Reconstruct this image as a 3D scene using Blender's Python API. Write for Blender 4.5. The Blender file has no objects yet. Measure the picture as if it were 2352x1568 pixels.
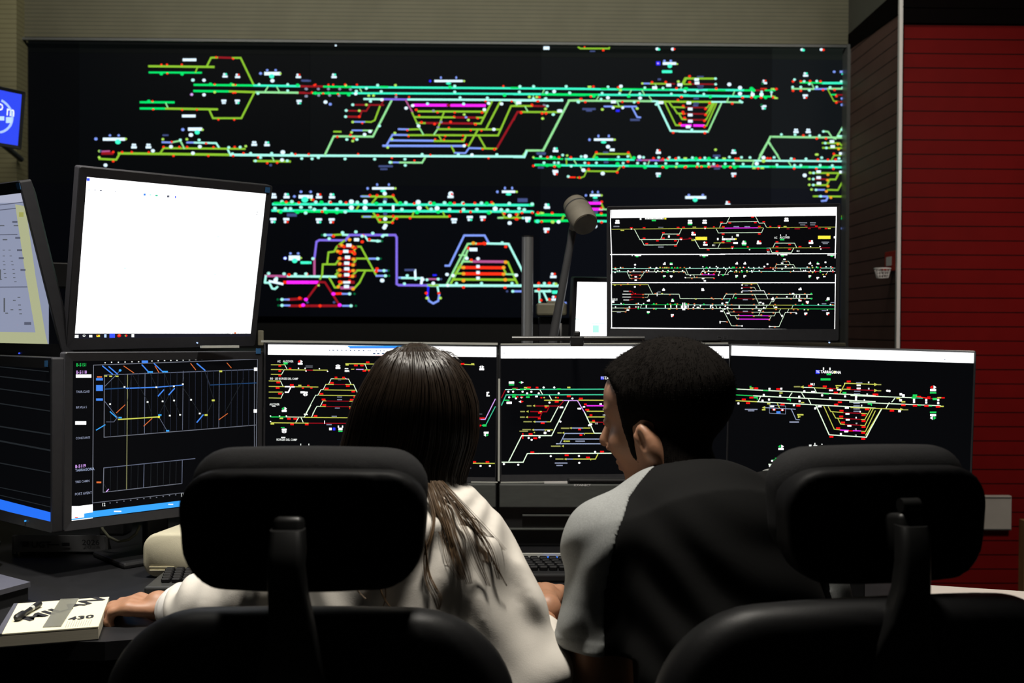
import bpy, bmesh, math, random
import numpy as np
from mathutils import Vector, Matrix
random.seed(7); np.random.seed(7)
SC = bpy.context.scene
COL = SC.collection

# ---------------------------------------------------------------- camera
FPX = 2287.0; PCX, PCY = 1176.0, 784.0
CAM = np.array([0.0, 0.0, 1.24])
_ya, _pi, _ro = 0.0153, 0.0127, 0.005
_f = np.array([math.sin(_ya)*math.cos(_pi), math.cos(_ya)*math.cos(_pi), -math.sin(_pi)])
_r0 = np.cross(_f, [0, 0, 1]); _r0 /= np.linalg.norm(_r0); _u0 = np.cross(_r0, _f)
_R = _r0*math.cos(_ro) + _u0*math.sin(_ro); _U = -_r0*math.sin(_ro) + _u0*math.cos(_ro)
cd = bpy.data.cameras.new('camera'); cam = bpy.data.objects.new('camera', cd); COL.objects.link(cam)
cd.sensor_width = 36.0; cd.lens = FPX/2352*36.0; cd.clip_start = 0.05
m = Matrix.Identity(4)
for i in range(3):
    m[i][0] = _R[i]; m[i][1] = _U[i]; m[i][2] = -_f[i]; m[i][3] = CAM[i]
cam.matrix_world = m
cd.dof.use_dof = True; cd.dof.focus_distance = 1.95; cd.dof.aperture_fstop = 5.0
SC.camera = cam

# ---------------------------------------------------------------- world, exposure, lamps
SC.view_settings.view_transform = 'Standard'; SC.view_settings.look = 'None'
SC.view_settings.exposure = 0.0; SC.view_settings.gamma = 1.0
SC.view_settings.use_curve_mapping = False
w = bpy.data.worlds.new('dim_room'); SC.world = w; w.use_nodes = True
w.node_tree.nodes['Background'].inputs[0].default_value = (0.9, 1.0, 0.92, 1)
w.node_tree.nodes['Background'].inputs[1].default_value = 0.006
SC.cycles.use_denoising = True
SC.cycles.max_bounces = 6
SC.cycles.sample_clamp_indirect = 4.0

def area(name, loc, target, sx, sy, power, color, spread=180):
    l = bpy.data.lights.new(name, 'AREA'); l.shape = 'RECTANGLE'; l.size = sx; l.size_y = sy
    l.energy = power; l.color = color; l.spread = math.radians(spread)
    o = bpy.data.objects.new(name, l); COL.objects.link(o); o.location = loc
    o.rotation_euler = (Vector(target)-Vector(loc)).to_track_quat('-Z', 'Y').to_euler()
    return o
# dimmed ceiling downlights of the control room
area('ceiling_downlight_desk', (0.08, 1.50, 2.62), (0.08, 1.58, 0.8), 0.20, 0.20, 15.0, (1.0, 0.94, 0.84), 105)
area('ceiling_downlight_notes', (-0.92, 1.62, 2.62), (-0.84, 1.74, 0.73), 0.2, 0.2, 3.6, (1.0, 0.96, 0.87), 50)
area('ceiling_downlight_wall', (1.75, 1.9, 2.62), (1.9, 3.6, 0.95), 0.25, 0.25, 6.6, (1.0, 0.88, 0.78), 100)
area('ceiling_downlight_table', (1.75, 2.2, 2.62), (1.55, 2.3, 0.73), 0.2, 0.2, 5.0, (1.0, 0.9, 0.8), 60)

area('bulkhead_fill_light', (-0.25, 3.05, 2.93), (-0.25, 4.25, 2.35), 3.4, 0.08, 12.0, (1.0, 0.97, 0.84), 140)  # added fill with no known fixture, brightens the slatted bulkhead

# ---------------------------------------------------------------- pixel helpers (photo frame 2352 x 1568)
def ray(x, y):
    d = _f + _R*(x-PCX)/FPX - _U*(y-PCY)/FPX
    return d/d[1]
def P(x, y, Y):
    return CAM + ray(x, y)*Y
def proj(p):
    d = np.asarray(p, float)-CAM; z = d@_f
    return np.array([PCX+FPX*(d@_R)/z, PCY-FPX*(d@_U)/z])
def onplane(x, y, o, n):
    d = ray(x, y); t = ((o-CAM)@n)/(d@n)
    return CAM+d*t
def onz(x, y, z):
    d = ray(x, y); return CAM+d*((z-CAM[2])/d[2])

# ---------------------------------------------------------------- materials
def nodes_of(name):
    m = bpy.data.materials.new(name); m.use_nodes = True
    return m, m.node_tree, m.node_tree.nodes['Principled BSDF']
def pmat(name, col, rough=0.5, metal=0.0, spec=0.5, var=0.0, vscale=30.0, bump=0.0, bscale=200.0, aniso=(1, 1, 1)):
    m, nt, b = nodes_of(name)
    b.inputs['Base Color'].default_value = (*col, 1); b.inputs['Roughness'].default_value = rough
    b.inputs['Metallic'].default_value = metal; b.inputs['Specular IOR Level'].default_value = spec
    tc = nt.nodes.new('ShaderNodeTexCoord'); mp = nt.nodes.new('ShaderNodeMapping')
    mp.inputs['Scale'].default_value = aniso
    nt.links.new(tc.outputs['Object'], mp.inputs['Vector'])
    if var > 0:
        n = nt.nodes.new('ShaderNodeTexNoise'); n.inputs['Scale'].default_value = vscale; n.inputs['Detail'].default_value = 4
        r = nt.nodes.new('ShaderNodeMix'); r.data_type = 'RGBA'
        r.inputs['A'].default_value = (*[c*(1-var) for c in col], 1); r.inputs['B'].default_value = (*[min(1, c*(1+var)) for c in col], 1)
        nt.links.new(mp.outputs['Vector'], n.inputs['Vector']); nt.links.new(n.outputs['Fac'], r.inputs['Factor'])
        nt.links.new(r.outputs['Result'], b.inputs['Base Color'])
    if bump > 0:
        n = nt.nodes.new('ShaderNodeTexNoise'); n.inputs['Scale'].default_value = bscale; n.inputs['Detail'].default_value = 3
        bp = nt.nodes.new('ShaderNodeBump'); bp.inputs['Strength'].default_value = bump; bp.inputs['Distance'].default_value = 0.002
        nt.links.new(mp.outputs['Vector'], n.inputs['Vector']); nt.links.new(n.outputs['Fac'], bp.inputs['Height'])
        nt.links.new(bp.outputs['Normal'], b.inputs['Normal'])
    return m
def emat(name, col, strength=1.0):
    m, nt, b = nodes_of(name)
    b.inputs['Base Color'].default_value = (0.002, 0.002, 0.0025, 1); b.inputs['Roughness'].default_value = 0.5; b.inputs['Specular IOR Level'].default_value = 0.04
    b.inputs['Emission Color'].default_value = (*col, 1); b.inputs['Emission Strength'].default_value = strength
    return m
def slatmat(name, col, groove, step, width, axis='Z', rough=0.45, bump=0.6, phase=0.0):
    """panel cladding with fine parallel grooves"""
    m, nt, b = nodes_of(name)
    b.inputs['Roughness'].default_value = rough
    g = nt.nodes.new('ShaderNodeNewGeometry'); s = nt.nodes.new('ShaderNodeSeparateXYZ')
    nt.links.new(g.outputs['Position'], s.inputs[0])
    a = nt.nodes.new('ShaderNodeMath'); a.operation = 'ADD'; a.inputs[1].default_value = 50.0+phase
    nt.links.new(s.outputs[axis], a.inputs[0])
    d = nt.nodes.new('ShaderNodeMath'); d.operation = 'DIVIDE'; d.inputs[1].default_value = step
    nt.links.new(a.outputs[0], d.inputs[0])
    f = nt.nodes.new('ShaderNodeMath'); f.operation = 'FRACT'; nt.links.new(d.outputs[0], f.inputs[0])
    l = nt.nodes.new('ShaderNodeMath'); l.operation = 'LESS_THAN'; l.inputs[1].default_value = width/step
    nt.links.new(f.outputs[0], l.inputs[0])
    n = nt.nodes.new('ShaderNodeTexNoise'); n.inputs['Scale'].default_value = 9.0
    nt.links.new(g.outputs['Position'], n.inputs['Vector'])
    v = nt.nodes.new('ShaderNodeMix'); v.data_type = 'RGBA'
    v.inputs['A'].default_value = (*[c*0.85 for c in col], 1); v.inputs['B'].default_value = (*[c*1.15 for c in col], 1)
    nt.links.new(n.outputs['Fac'], v.inputs['Factor'])
    r = nt.nodes.new('ShaderNodeMix'); r.data_type = 'RGBA'; r.inputs['B'].default_value = (*groove, 1)
    nt.links.new(v.outputs['Result'], r.inputs['A'])
    nt.links.new(l.outputs[0], r.inputs['Factor']); nt.links.new(r.outputs['Result'], b.inputs['Base Color'])
    return m

# ---------------------------------------------------------------- mesh helpers
def tag(o, label=None, cat=None, group=None, kind=None):
    if label: o['label'] = label
    if cat: o['category'] = cat
    if group: o['group'] = group
    if kind: o['kind'] = kind
    return o
def root(name, loc, label, cat, group=None):
    o = bpy.data.objects.new(name, None); COL.objects.link(o); o.location = loc
    o.empty_display_size = 0.05
    return tag(o, label, cat, group)
def wloc(o):
    v = Vector(o.location)
    while o.parent: o = o.parent; v += Vector(o.location)
    return np.array(v)
class MB:
    """collects geometry in world coordinates"""
    def __init__(s): s.v = []; s.f = []; s.mi = []; s.cur = 0; s.n = 0
    def add(s, V, F, mi=None):
        V = np.asarray(V, float).reshape(-1, 3); b = s.n
        s.v.append(V); s.n += len(V)
        s.f += [tuple(i+b for i in q) for q in F]
        s.mi += [s.cur if mi is None else mi]*len(F)
        return s
    def box(s, c, size, M=None, bev=0.0, seg=2):
        bm = bmesh.new(); bmesh.ops.create_cube(bm, size=1.0)
        for v in bm.verts: v.co = Vector((v.co.x*size[0], v.co.y*size[1], v.co.z*size[2]))
        if bev > 0: bmesh.ops.bevel(bm, geom=bm.edges[:], offset=min(bev, min(size)*0.45), segments=seg, affect='EDGES', profile=0.5)
        V = np.array([v.co[:] for v in bm.verts]); bm.verts.index_update()
        F = [[v.index for v in f.verts] for f in bm.faces]; bm.free()
        if M is not None: V = V@np.asarray(M).T
        return s.add(V+np.asarray(c), F)
    def tube(s, pts, r, n=10, cap=True, sq=None):
        pts = [np.asarray(p, float) for p in pts]; k = len(pts)
        r = [r]*k if np.isscalar(r) else r
        V = []; up = None
        for i, p in enumerate(pts):
            t = pts[min(i+1, k-1)]-pts[max(i-1, 0)]; t = t/(np.linalg.norm(t)+1e-12)
            if up is None:
                a = np.array([0, 0, 1.]) if abs(t[2]) < 0.9 else np.array([1., 0, 0])
                up = a
            x = np.cross(up, t); x /= np.linalg.norm(x)+1e-12; y = np.cross(t, x); up = y
            for j in range(n):
                a = 2*math.pi*j/n; V.append(p+r[i]*(x*math.cos(a)+y*math.sin(a)))
        F = []
        for i in range(k-1):
            for j in range(n):
                F.append((i*n+j, i*n+(j+1) % n, (i+1)*n+(j+1) % n, (i+1)*n+j))
        if cap: F += [tuple(range(n))[::-1], tuple(range((k-1)*n, k*n))]
        return s.add(V, F)
    def loft(s, rings, cap=True):
        n = len(rings[0]); V = np.concatenate([np.asarray(r, float) for r in rings]); F = []
        for i in range(len(rings)-1):
            for j in range(n):
                F.append((i*n+j, i*n+(j+1) % n, (i+1)*n+(j+1) % n, (i+1)*n+j))
        if cap:
            F.append(tuple(range((len(rings)-1)*n, len(rings)*n)))
            if cap != 'back': F.append(tuple(range(n))[::-1])
        return s.add(V, F)
    def build(s, name, mats, parent=None, smooth=False, auto=None):
        V = np.concatenate(s.v) if s.v else np.zeros((0, 3))
        if parent is not None: off = wloc(parent)
        else: off = np.array([(V[:, 0].min()+V[:, 0].max())/2, (V[:, 1].min()+V[:, 1].max())/2, V[:, 2].min()])
        me = bpy.data.meshes.new(name); me.from_pydata((V-off).tolist(), [], s.f)
        mats = mats if isinstance(mats, (list, tuple)) else [mats]
        for m in mats: me.materials.append(m)
        if len(mats) > 1: me.polygons.foreach_set('material_index', s.mi)
        if smooth: me.polygons.foreach_set('use_smooth', [True]*len(me.polygons))
        me.update()
        o = bpy.data.objects.new(name, me); COL.objects.link(o)
        if parent is not None: o.parent = parent
        else: o.location = off
        if auto is not None:
            bm = bmesh.new(); bm.from_mesh(me)
            bmesh.ops.recalc_face_normals(bm, faces=bm.faces[:])
            for f in bm.faces: f.smooth = True
            for e in bm.edges:
                e.smooth = not (len(e.link_faces) == 2 and e.calc_face_angle(0) > math.radians(auto))
            bm.to_mesh(me); bm.free()
        return o
def rrect(w, h, r, n=6, cx=0.0, cy=0.0):
    out = []
    for (sx, sy, a0) in ((1, 1, 0), (-1, 1, 90), (-1, -1, 180), (1, -1, 270)):
        for i in range(n+1):
            a = math.radians(a0+90.0*i/n)
            out.append((cx+sx*(w/2-r)+r*math.cos(a), cy+sy*(h/2-r)+r*math.sin(a)))
    return out

# ---------------------------------------------------------------- smooth implicit surfaces (for bodies, cloth, cushions)
def _sn(vals, o, h):
    """naive surface nets"""
    nx, ny, nz = vals.shape; ins = vals < 0
    c = np.zeros((nx-1, ny-1, nz-1), int)
    for dx in (0, 1):
        for dy in (0, 1):
            for dz in (0, 1): c += ins[dx:nx-1+dx, dy:ny-1+dy, dz:nz-1+dz]
    act = (c > 0) & (c < 8); idx = -np.ones(act.shape, int); I = np.argwhere(act); idx[act] = np.arange(len(I))
    S = np.zeros((len(I), 3)); N = np.zeros(len(I))
    cor = [(a, b, d) for a in (0, 1) for b in (0, 1) for d in (0, 1)]
    for p in cor:
        for ax in range(3):
            if p[ax] == 0:
                q = list(p); q[ax] = 1
                a = vals[I[:, 0]+p[0], I[:, 1]+p[1], I[:, 2]+p[2]]; b = vals[I[:, 0]+q[0], I[:, 1]+q[1], I[:, 2]+q[2]]
                x = (a < 0) != (b < 0); t = np.where(x, a/(a-b+1e-20), 0)
                pt = np.array(p, float)[None, :]*np.ones((len(I), 1)); pt[:, ax] = t
                S += np.where(x[:, None], pt, 0); N += x
    V = (I+S/N[:, None])*h+o; F = []
    for ax in range(3):
        u, v = (ax+1) % 3, (ax+2) % 3
        sl0 = [slice(None)]*3; sl1 = [slice(None)]*3; sl0[ax] = slice(0, -1); sl1[ax] = slice(1, None)
        A = ins[tuple(sl0)]; B = ins[tuple(sl1)]; E = np.argwhere(A != B)
        ok = (E[:, u] > 0) & (E[:, v] > 0) & (E[:, u] < vals.shape[u]-1) & (E[:, v] < vals.shape[v]-1); E = E[ok]
        fl = A[E[:, 0], E[:, 1], E[:, 2]]
        q = []
        for (du, dv) in ((-1, -1), (0, -1), (0, 0), (-1, 0)):
            e = E.copy(); e[:, u] += du; e[:, v] += dv; q.append(idx[e[:, 0], e[:, 1], e[:, 2]])
        q = np.stack(q, 1); q[~fl] = q[~fl][:, ::-1]; F.append(q)
    return V, np.concatenate(F)
def implicit(fn, lo, hi, h, smooth_it=1):
    lo = np.asarray(lo, float); hi = np.asarray(hi, float); n = np.ceil((hi-lo)/h).astype(int)+1
    g = np.stack(np.meshgrid(*[lo[i]+h*np.arange(n[i]) for i in range(3)], indexing='ij'), -1)
    V, F = _sn(fn(g), lo, h)
    for _ in range(smooth_it):
        acc = np.zeros_like(V); cnt = np.zeros(len(V))
        for a in range(4):
            b = (a+1) % 4
            np.add.at(acc, F[:, a], V[F[:, b]]); np.add.at(acc, F[:, b], V[F[:, a]])
            np.add.at(cnt, F[:, a], 1); np.add.at(cnt, F[:, b], 1)
        V = V*0.5+0.5*acc/np.maximum(cnt, 1)[:, None]
    return V, F
def addimp(mb, fn, lo, hi, h, smooth_it=1, mi=None):
    V, F = implicit(fn, lo, hi, h, smooth_it); mb.add(V, [tuple(q) for q in F.tolist()], mi); return mb
def smin(a, b, k):
    hh = np.clip(0.5+0.5*(b-a)/k, 0, 1); return b*(1-hh)+a*hh-k*hh*(1-hh)
def d_ell(p, c, r, M=None):
    q = p-np.asarray(c)
    if M is not None: q = q@np.asarray(M)
    r = np.asarray(r); k0 = np.linalg.norm(q/r, axis=-1); k1 = np.linalg.norm(q/(r*r), axis=-1)
    return k0*(k0-1)/np.maximum(k1, 1e-9)
def d_cone(p, a, b, ra, rb):
    a = np.asarray(a, float); b = np.asarray(b, float); ab = b-a
    t = np.clip(((p-a)@ab)/(ab@ab), 0, 1)
    return np.linalg.norm(p-a-t[..., None]*ab, axis=-1)-(ra+(rb-ra)*t)
def d_chain(p, pts, rs, k=0.0):
    d = None
    for i in range(len(pts)-1):
        e = d_cone(p, pts[i], pts[i+1], rs[i], rs[i+1])
        d = e if d is None else (smin(d, e, k) if k > 0 else np.minimum(d, e))
    return d
def rotz(a):
    c, s = math.cos(a), math.sin(a); return np.array([[c, -s, 0], [s, c, 0], [0, 0, 1.]])
def rotx(a):
    c, s = math.cos(a), math.sin(a); return np.array([[1, 0, 0], [0, c, -s], [0, s, c.real]])
def roty(a):
    c, s = math.cos(a), math.sin(a); return np.array([[c, 0, s], [0, 1., 0], [-s, 0, c]])
_font = {}
def text_mesh(s, bold=0.0):
    """flat outline mesh of a short text, cap height 1, origin at left baseline"""
    if (s, bold) in _font: return _font[(s, bold)]
    cu = bpy.data.curves.new('t', 'FONT'); cu.body = s; cu.size = 1.0; cu.resolution_u = 2; cu.offset = bold
    o = bpy.data.objects.new('t', cu); COL.objects.link(o)
    dg = bpy.context.evaluated_depsgraph_get(); ev = o.evaluated_get(dg); me = ev.to_mesh()
    V = np.array([v.co[:] for v in me.vertices]).reshape(-1, 3)/0.7; F = [tuple(p.vertices) for p in me.polygons]
    ev.to_mesh_clear(); bpy.data.objects.remove(o); bpy.data.curves.remove(cu)
    _font[(s, bold)] = (V, F); return V, F
# ---------------------------------------------------------------- lit display faces
EC = dict(T=((.04, .85, .52), 1.25), G=((.0, .70, .13), 1.25), Y=((.26, .55, .03), 1.1), P=((.28, .72, .30), 1.15), C=((.38, .92, .78), 1.2),
          W=((.70, .88, 1.0), 1.3), R=((1, .03, .008), 1.2), D=((.33, .008, .015), 1.0), M=((1, .02, 1), 1.2), B=((.22, .34, .95), 1.1),
          U=((.22, .15, .8), 1.1), K=((.06, .085, .24), 1.0), N=((.02, .02, .95), 1.2), V=((.5, .1, .3), 1.0), E=((.05, .95, .55), 1.3),
          L=((.40, .72, .10), 1.2), O=((.9, .35, .02), 1.1),
          # desk monitor palette
          w=((1, 1, 1), 1.6), x=((.85, .88, .85), 1.2), y=((.55, .58, .09), 1.15), z=((.62, .68, .45), 1.0), g=((.015, .62, .10), 1.1), t=((.05, .55, .30), 1.1), c=((.75, .95, .7), 1.2),
          r=((1, .006, .006), 1.2), d=((.36, .004, .012), 1.0), m=((.8, .03, .85), 1.2), b=((.35, .42, .62), 1.0), n=((.02, .03, .9), 1.3),
          l=((.06, .24, .85), 1.1), k=((.10, .11, .13), 1.0), a=((.32, .34, .40), 1.0), o=((.75, .16, .04), 1.0), p=((.65, .35, .85), 1.2),
          s=((.04, .36, .92), 1.1), q=((.02, .17, .95), 1.0), e=((.015, .06, .17), 1.0), f=((.35, .36, .10), 1.0), h=((.0, .14, .04), 1.0), i=((.015, .018, .021), 1.0),
          j=((.85, .75, .05), 1.2), u=((.45, .95, .75), 1.2), v=((.022, .028, .05), 1.0),
          A=((.27, .30, .42), 1.0), F=((.42, .44, .26), 1.0), H=((.10, .11, .16), 1.0), S=((.045, .09, .9), 1.2), X=((.45, .62, 1.0), 1.3),
          **{'1': ((.16, .17, .21), 1), '2': ((.13, .15, .22), 1), '3': ((.22, .22, .10), 1), '4': ((.42, .44, .56), 1)}, J=((.0, .0, .0), 0.0), Q=((.012, .012, .02), 1.0))
_em = {}
def EM(k):
    if k not in _em: _em[k] = emat('screen_light_'+k, *EC[k])
    return _em[k]
def clip(poly, x0, x1, y0, y1):
    for ax, lim, sg in ((0, x0, 1), (0, x1, -1), (1, y0, 1), (1, y1, -1)):
        out = []
        for i in range(len(poly)):
            a = poly[i-1]; b = poly[i]; ia = sg*(a[ax]-lim) >= 0; ib = sg*(b[ax]-lim) >= 0
            if ia != ib:
                t = (lim-a[ax])/(b[ax]-a[ax]); out.append((a[0]+t*(b[0]-a[0]), a[1]+t*(b[1]-a[1])))
            if ib: out.append(b)
        poly = out
        if len(poly) < 3: return []
    return poly
class Scr:
    """a flat lit face: o centre, ux right, uy up, size w x h (metres); tiles = sub-rectangles that get a mesh each"""
    def __init__(s, o, ux, uy, w, h, tiles=None):
        s.o = np.asarray(o, float); s.ux = ux; s.uy = uy; s.n = np.cross(ux, uy); s.w = w; s.h = h
        s.tiles = tiles or [(-w/2, w/2, -h/2, h/2)]; s.el = []; s.x0 = s.y0 = 0.0; s.sc = 1.0; s.dk = 1.0
    def blk(s, x0, y0, sc): s.x0, s.y0, s.sc = x0, y0, sc
    def L(s, x, y):
        p = onplane(s.x0+x/s.sc, s.y0+y/s.sc, s.o, s.n)-s.o
        return np.array([p@s.ux, p@s.uy])
    def poly(s, col, pts, lay=0): s.el.append((col, [tuple(q) for q in pts], lay))
    def px(s, x, y, d=1.0):
        return np.linalg.norm(s.L(x+d, y)-s.L(x, y))
    def line(s, col, wd, pts, lay=1):
        Q = [s.L(*p) for p in pts]; hw = 0.5*wd*s.px(*pts[0])
        for a, b in zip(Q[:-1], Q[1:]):
            d = b-a; l = np.linalg.norm(d)
            if l < 1e-9: continue
            d = d/l; nn = np.array([-d[1], d[0]])*hw; e = d*hw*0.6
            s.poly(col, [a-e-nn, b+e-nn, b+e+nn, a-e+nn], lay)
    def dot(s, col, rx, ry, x, y, lay=2):
        c = s.L(x, y); k = s.px(x, y)*s.dk
        s.poly(col, [(c[0]+rx*k*math.cos(a), c[1]+ry*k*math.sin(a)) for a in np.arange(8)*math.pi/4+0.39], lay)
    def rect(s, col, x0, y0, x1, y1, lay=2):
        s.poly(col, [s.L(x0, y1), s.L(x1, y1), s.L(x1, y0), s.L(x0, y0)], lay)
    def text(s, col, h, x, y, t, lay=3, bold=0.012, wx=1.0, ang=0.0):
        V, F = text_mesh(t, bold); a = s.L(x, y); k = s.px(x, y)*h
        c, sn = math.cos(ang), math.sin(ang)
        for f in F:
            s.poly(col, [(a[0]+k*(V[i][0]*wx*c-V[i][1]*sn), a[1]+k*(V[i][0]*wx*sn+V[i][1]*c)) for i in f], lay)
    def icon(s, c2, x, y, u=1.0):      # block of a section: bar with two arrow heads
        s.rect('W', x-17*u, y+2*u, x+17*u, y+15*u); s.dot('W', 9*u, 9*u, x-6*u, y-7*u); s.dot(c2, 8*u, 8*u, x+7*u, y-7*u)
    def icond(s, c2, x, y, u=1.0):
        s.rect('W', x-17*u, y-15*u, x+17*u, y-2*u); s.dot('W', 9*u, 9*u, x-6*u, y+7*u); s.dot(c2, 8*u, 8*u, x+7*u, y+7*u)
    def stn(s, x, y, wd, u=1.0, dot='B'):      # station name plate
        s.rect('W', x-wd/2, y-9*u, x+wd/2, y+8*u); s.dot('E', 24*u, 10*u, x, y+18*u, 1)
        s.dot(dot, 11*u, 12*u, x-wd/2-32*u, y); s.dot('L', 10*u, 10*u, x+wd/2+10*u, y)
        s.dot('B', 9*u, 13*u, x-wd*.27, y-26*u); s.dot('B', 9*u, 13*u, x+wd*.27, y-26*u)
    def load(s, txt):
        for ln in txt.strip().split('\n'):
            t = ln.split()
            if not t or t[0].startswith('//'): continue
            k = t[0]
            if k == '@': s.blk(*[float(a) for a in t[1:4]])
            elif k == 'tx':     # tx col height x,y text
                x, y = [float(a) for a in t[3].split(',')]; s.text(t[1], float(t[2]), x, y, ' '.join(t[4:]), wx=.8)
            elif k in ('ar', 'AR'):  # pair of arrow heads over (ar) or under (AR) a bar
                u = float(t[3])
                for q in t[4:]:
                    x, y = [float(a) for a in q.split(',')]; d = 1 if k == 'ar' else -1
                    s.rect('w', x-21*u, y+d*20*u-8*u, x+21*u, y+d*20*u+8*u)
                    for c, g in ((t[1], -1), (t[2], 1)): s.poly(c, [s.L(x+g*23*u, y), s.L(x+g*3*u, y-13*u), s.L(x+g*3*u, y+13*u)], 2)
            elif k in ('tl', 'tr'):  # solid arrow head pointing left / right
                u = float(t[2]); g = -1 if k == 'tl' else 1
                for q in t[3:]:
                    x, y = [float(a) for a in q.split(',')]
                    s.poly(t[1], [s.L(x+g*12*u, y), s.L(x-g*10*u, y-10*u), s.L(x-g*10*u, y+10*u)], 2)
            elif k in ('i', 'I'):
                for q in t[3:]: (s.icon if k == 'i' else s.icond)(t[1], *[float(a) for a in q.split(',')], float(t[2]))
            elif k == 's':
                x, y = [float(a) for a in t[2].split(',')]; s.stn(x, y, float(t[3]), float(t[1]), t[4] if len(t) > 4 else 'B')
            elif k[1:2] == '.':  # dots
                r = float(k[2:])
                for q in t[1:]: s.dot(k[0], r*1.15, r, *[float(a) for a in q.split(',')])
            elif k[1:2] == '#':  # boxes centred: c#w,h
                bw, bh = [float(a) for a in k[2:].split(',')]
                if k[0] in 'rod': bw *= .82; bh *= .85
                for q in t[1:]:
                    x, y = [float(a) for a in q.split(',')]; s.rect(k[0], x-bw/2, y-bh/2, x+bw/2, y+bh/2)
            elif k[1:2] == '=':  # rectangle corner to corner
                (x0, y0), (x1, y1) = [[float(a) for a in q.split(',')] for q in t[1:3]]; s.rect(k[0], x0, y0, x1, y1, 1)
            else:
                s.line(k[0], float(k[1:]), [[float(a) for a in q.split(',')] for q in t[1:]])
    def build(s, name, backs, parent, depth=0.0):
        res = []
        for ti, (x0, x1, y0, y1) in enumerate(s.tiles):
            mb = MB(); keys = []; mats = [backs[ti % len(backs)]]
            W = lambda p, z: s.o+s.ux*p[0]+s.uy*p[1]+s.n*z
            mb.add([W((x0, y0), 0), W((x1, y0), 0), W((x1, y1), 0), W((x0, y1), 0)], [(0, 1, 2, 3)], 0)
            if depth > 0:
                q = [(x0, y0), (x1, y0), (x1, y1), (x0, y1)]
                mb.add([W(p, 0) for p in q]+[W(p, -depth) for p in q], [(0, 4, 5, 1), (1, 5, 6, 2), (2, 6, 7, 3), (3, 7, 4, 0), (4, 7, 6, 5)], 0)
            for i, (c, pl, lay) in enumerate(s.el):
                pl = clip(pl, x0, x1, y0, y1) if not (all(x0 <= p[0] <= x1 and y0 <= p[1] <= y1 for p in pl)) else pl
                if len(pl) < 3: continue
                ar = sum(pl[j-1][0]*pl[j][1]-pl[j][0]*pl[j-1][1] for j in range(len(pl)))
                if ar < 0: pl = pl[::-1]
                if c not in keys: keys.append(c); mats.append(EM(c))
                z = 0.0002+lay*0.00022+(i % 100)*1.6e-6
                mb.add([W(p, z) for p in pl], [tuple(range(len(pl)))], 1+keys.index(c))
            res.append(mb.build(name, mats, parent))
        return res
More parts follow.
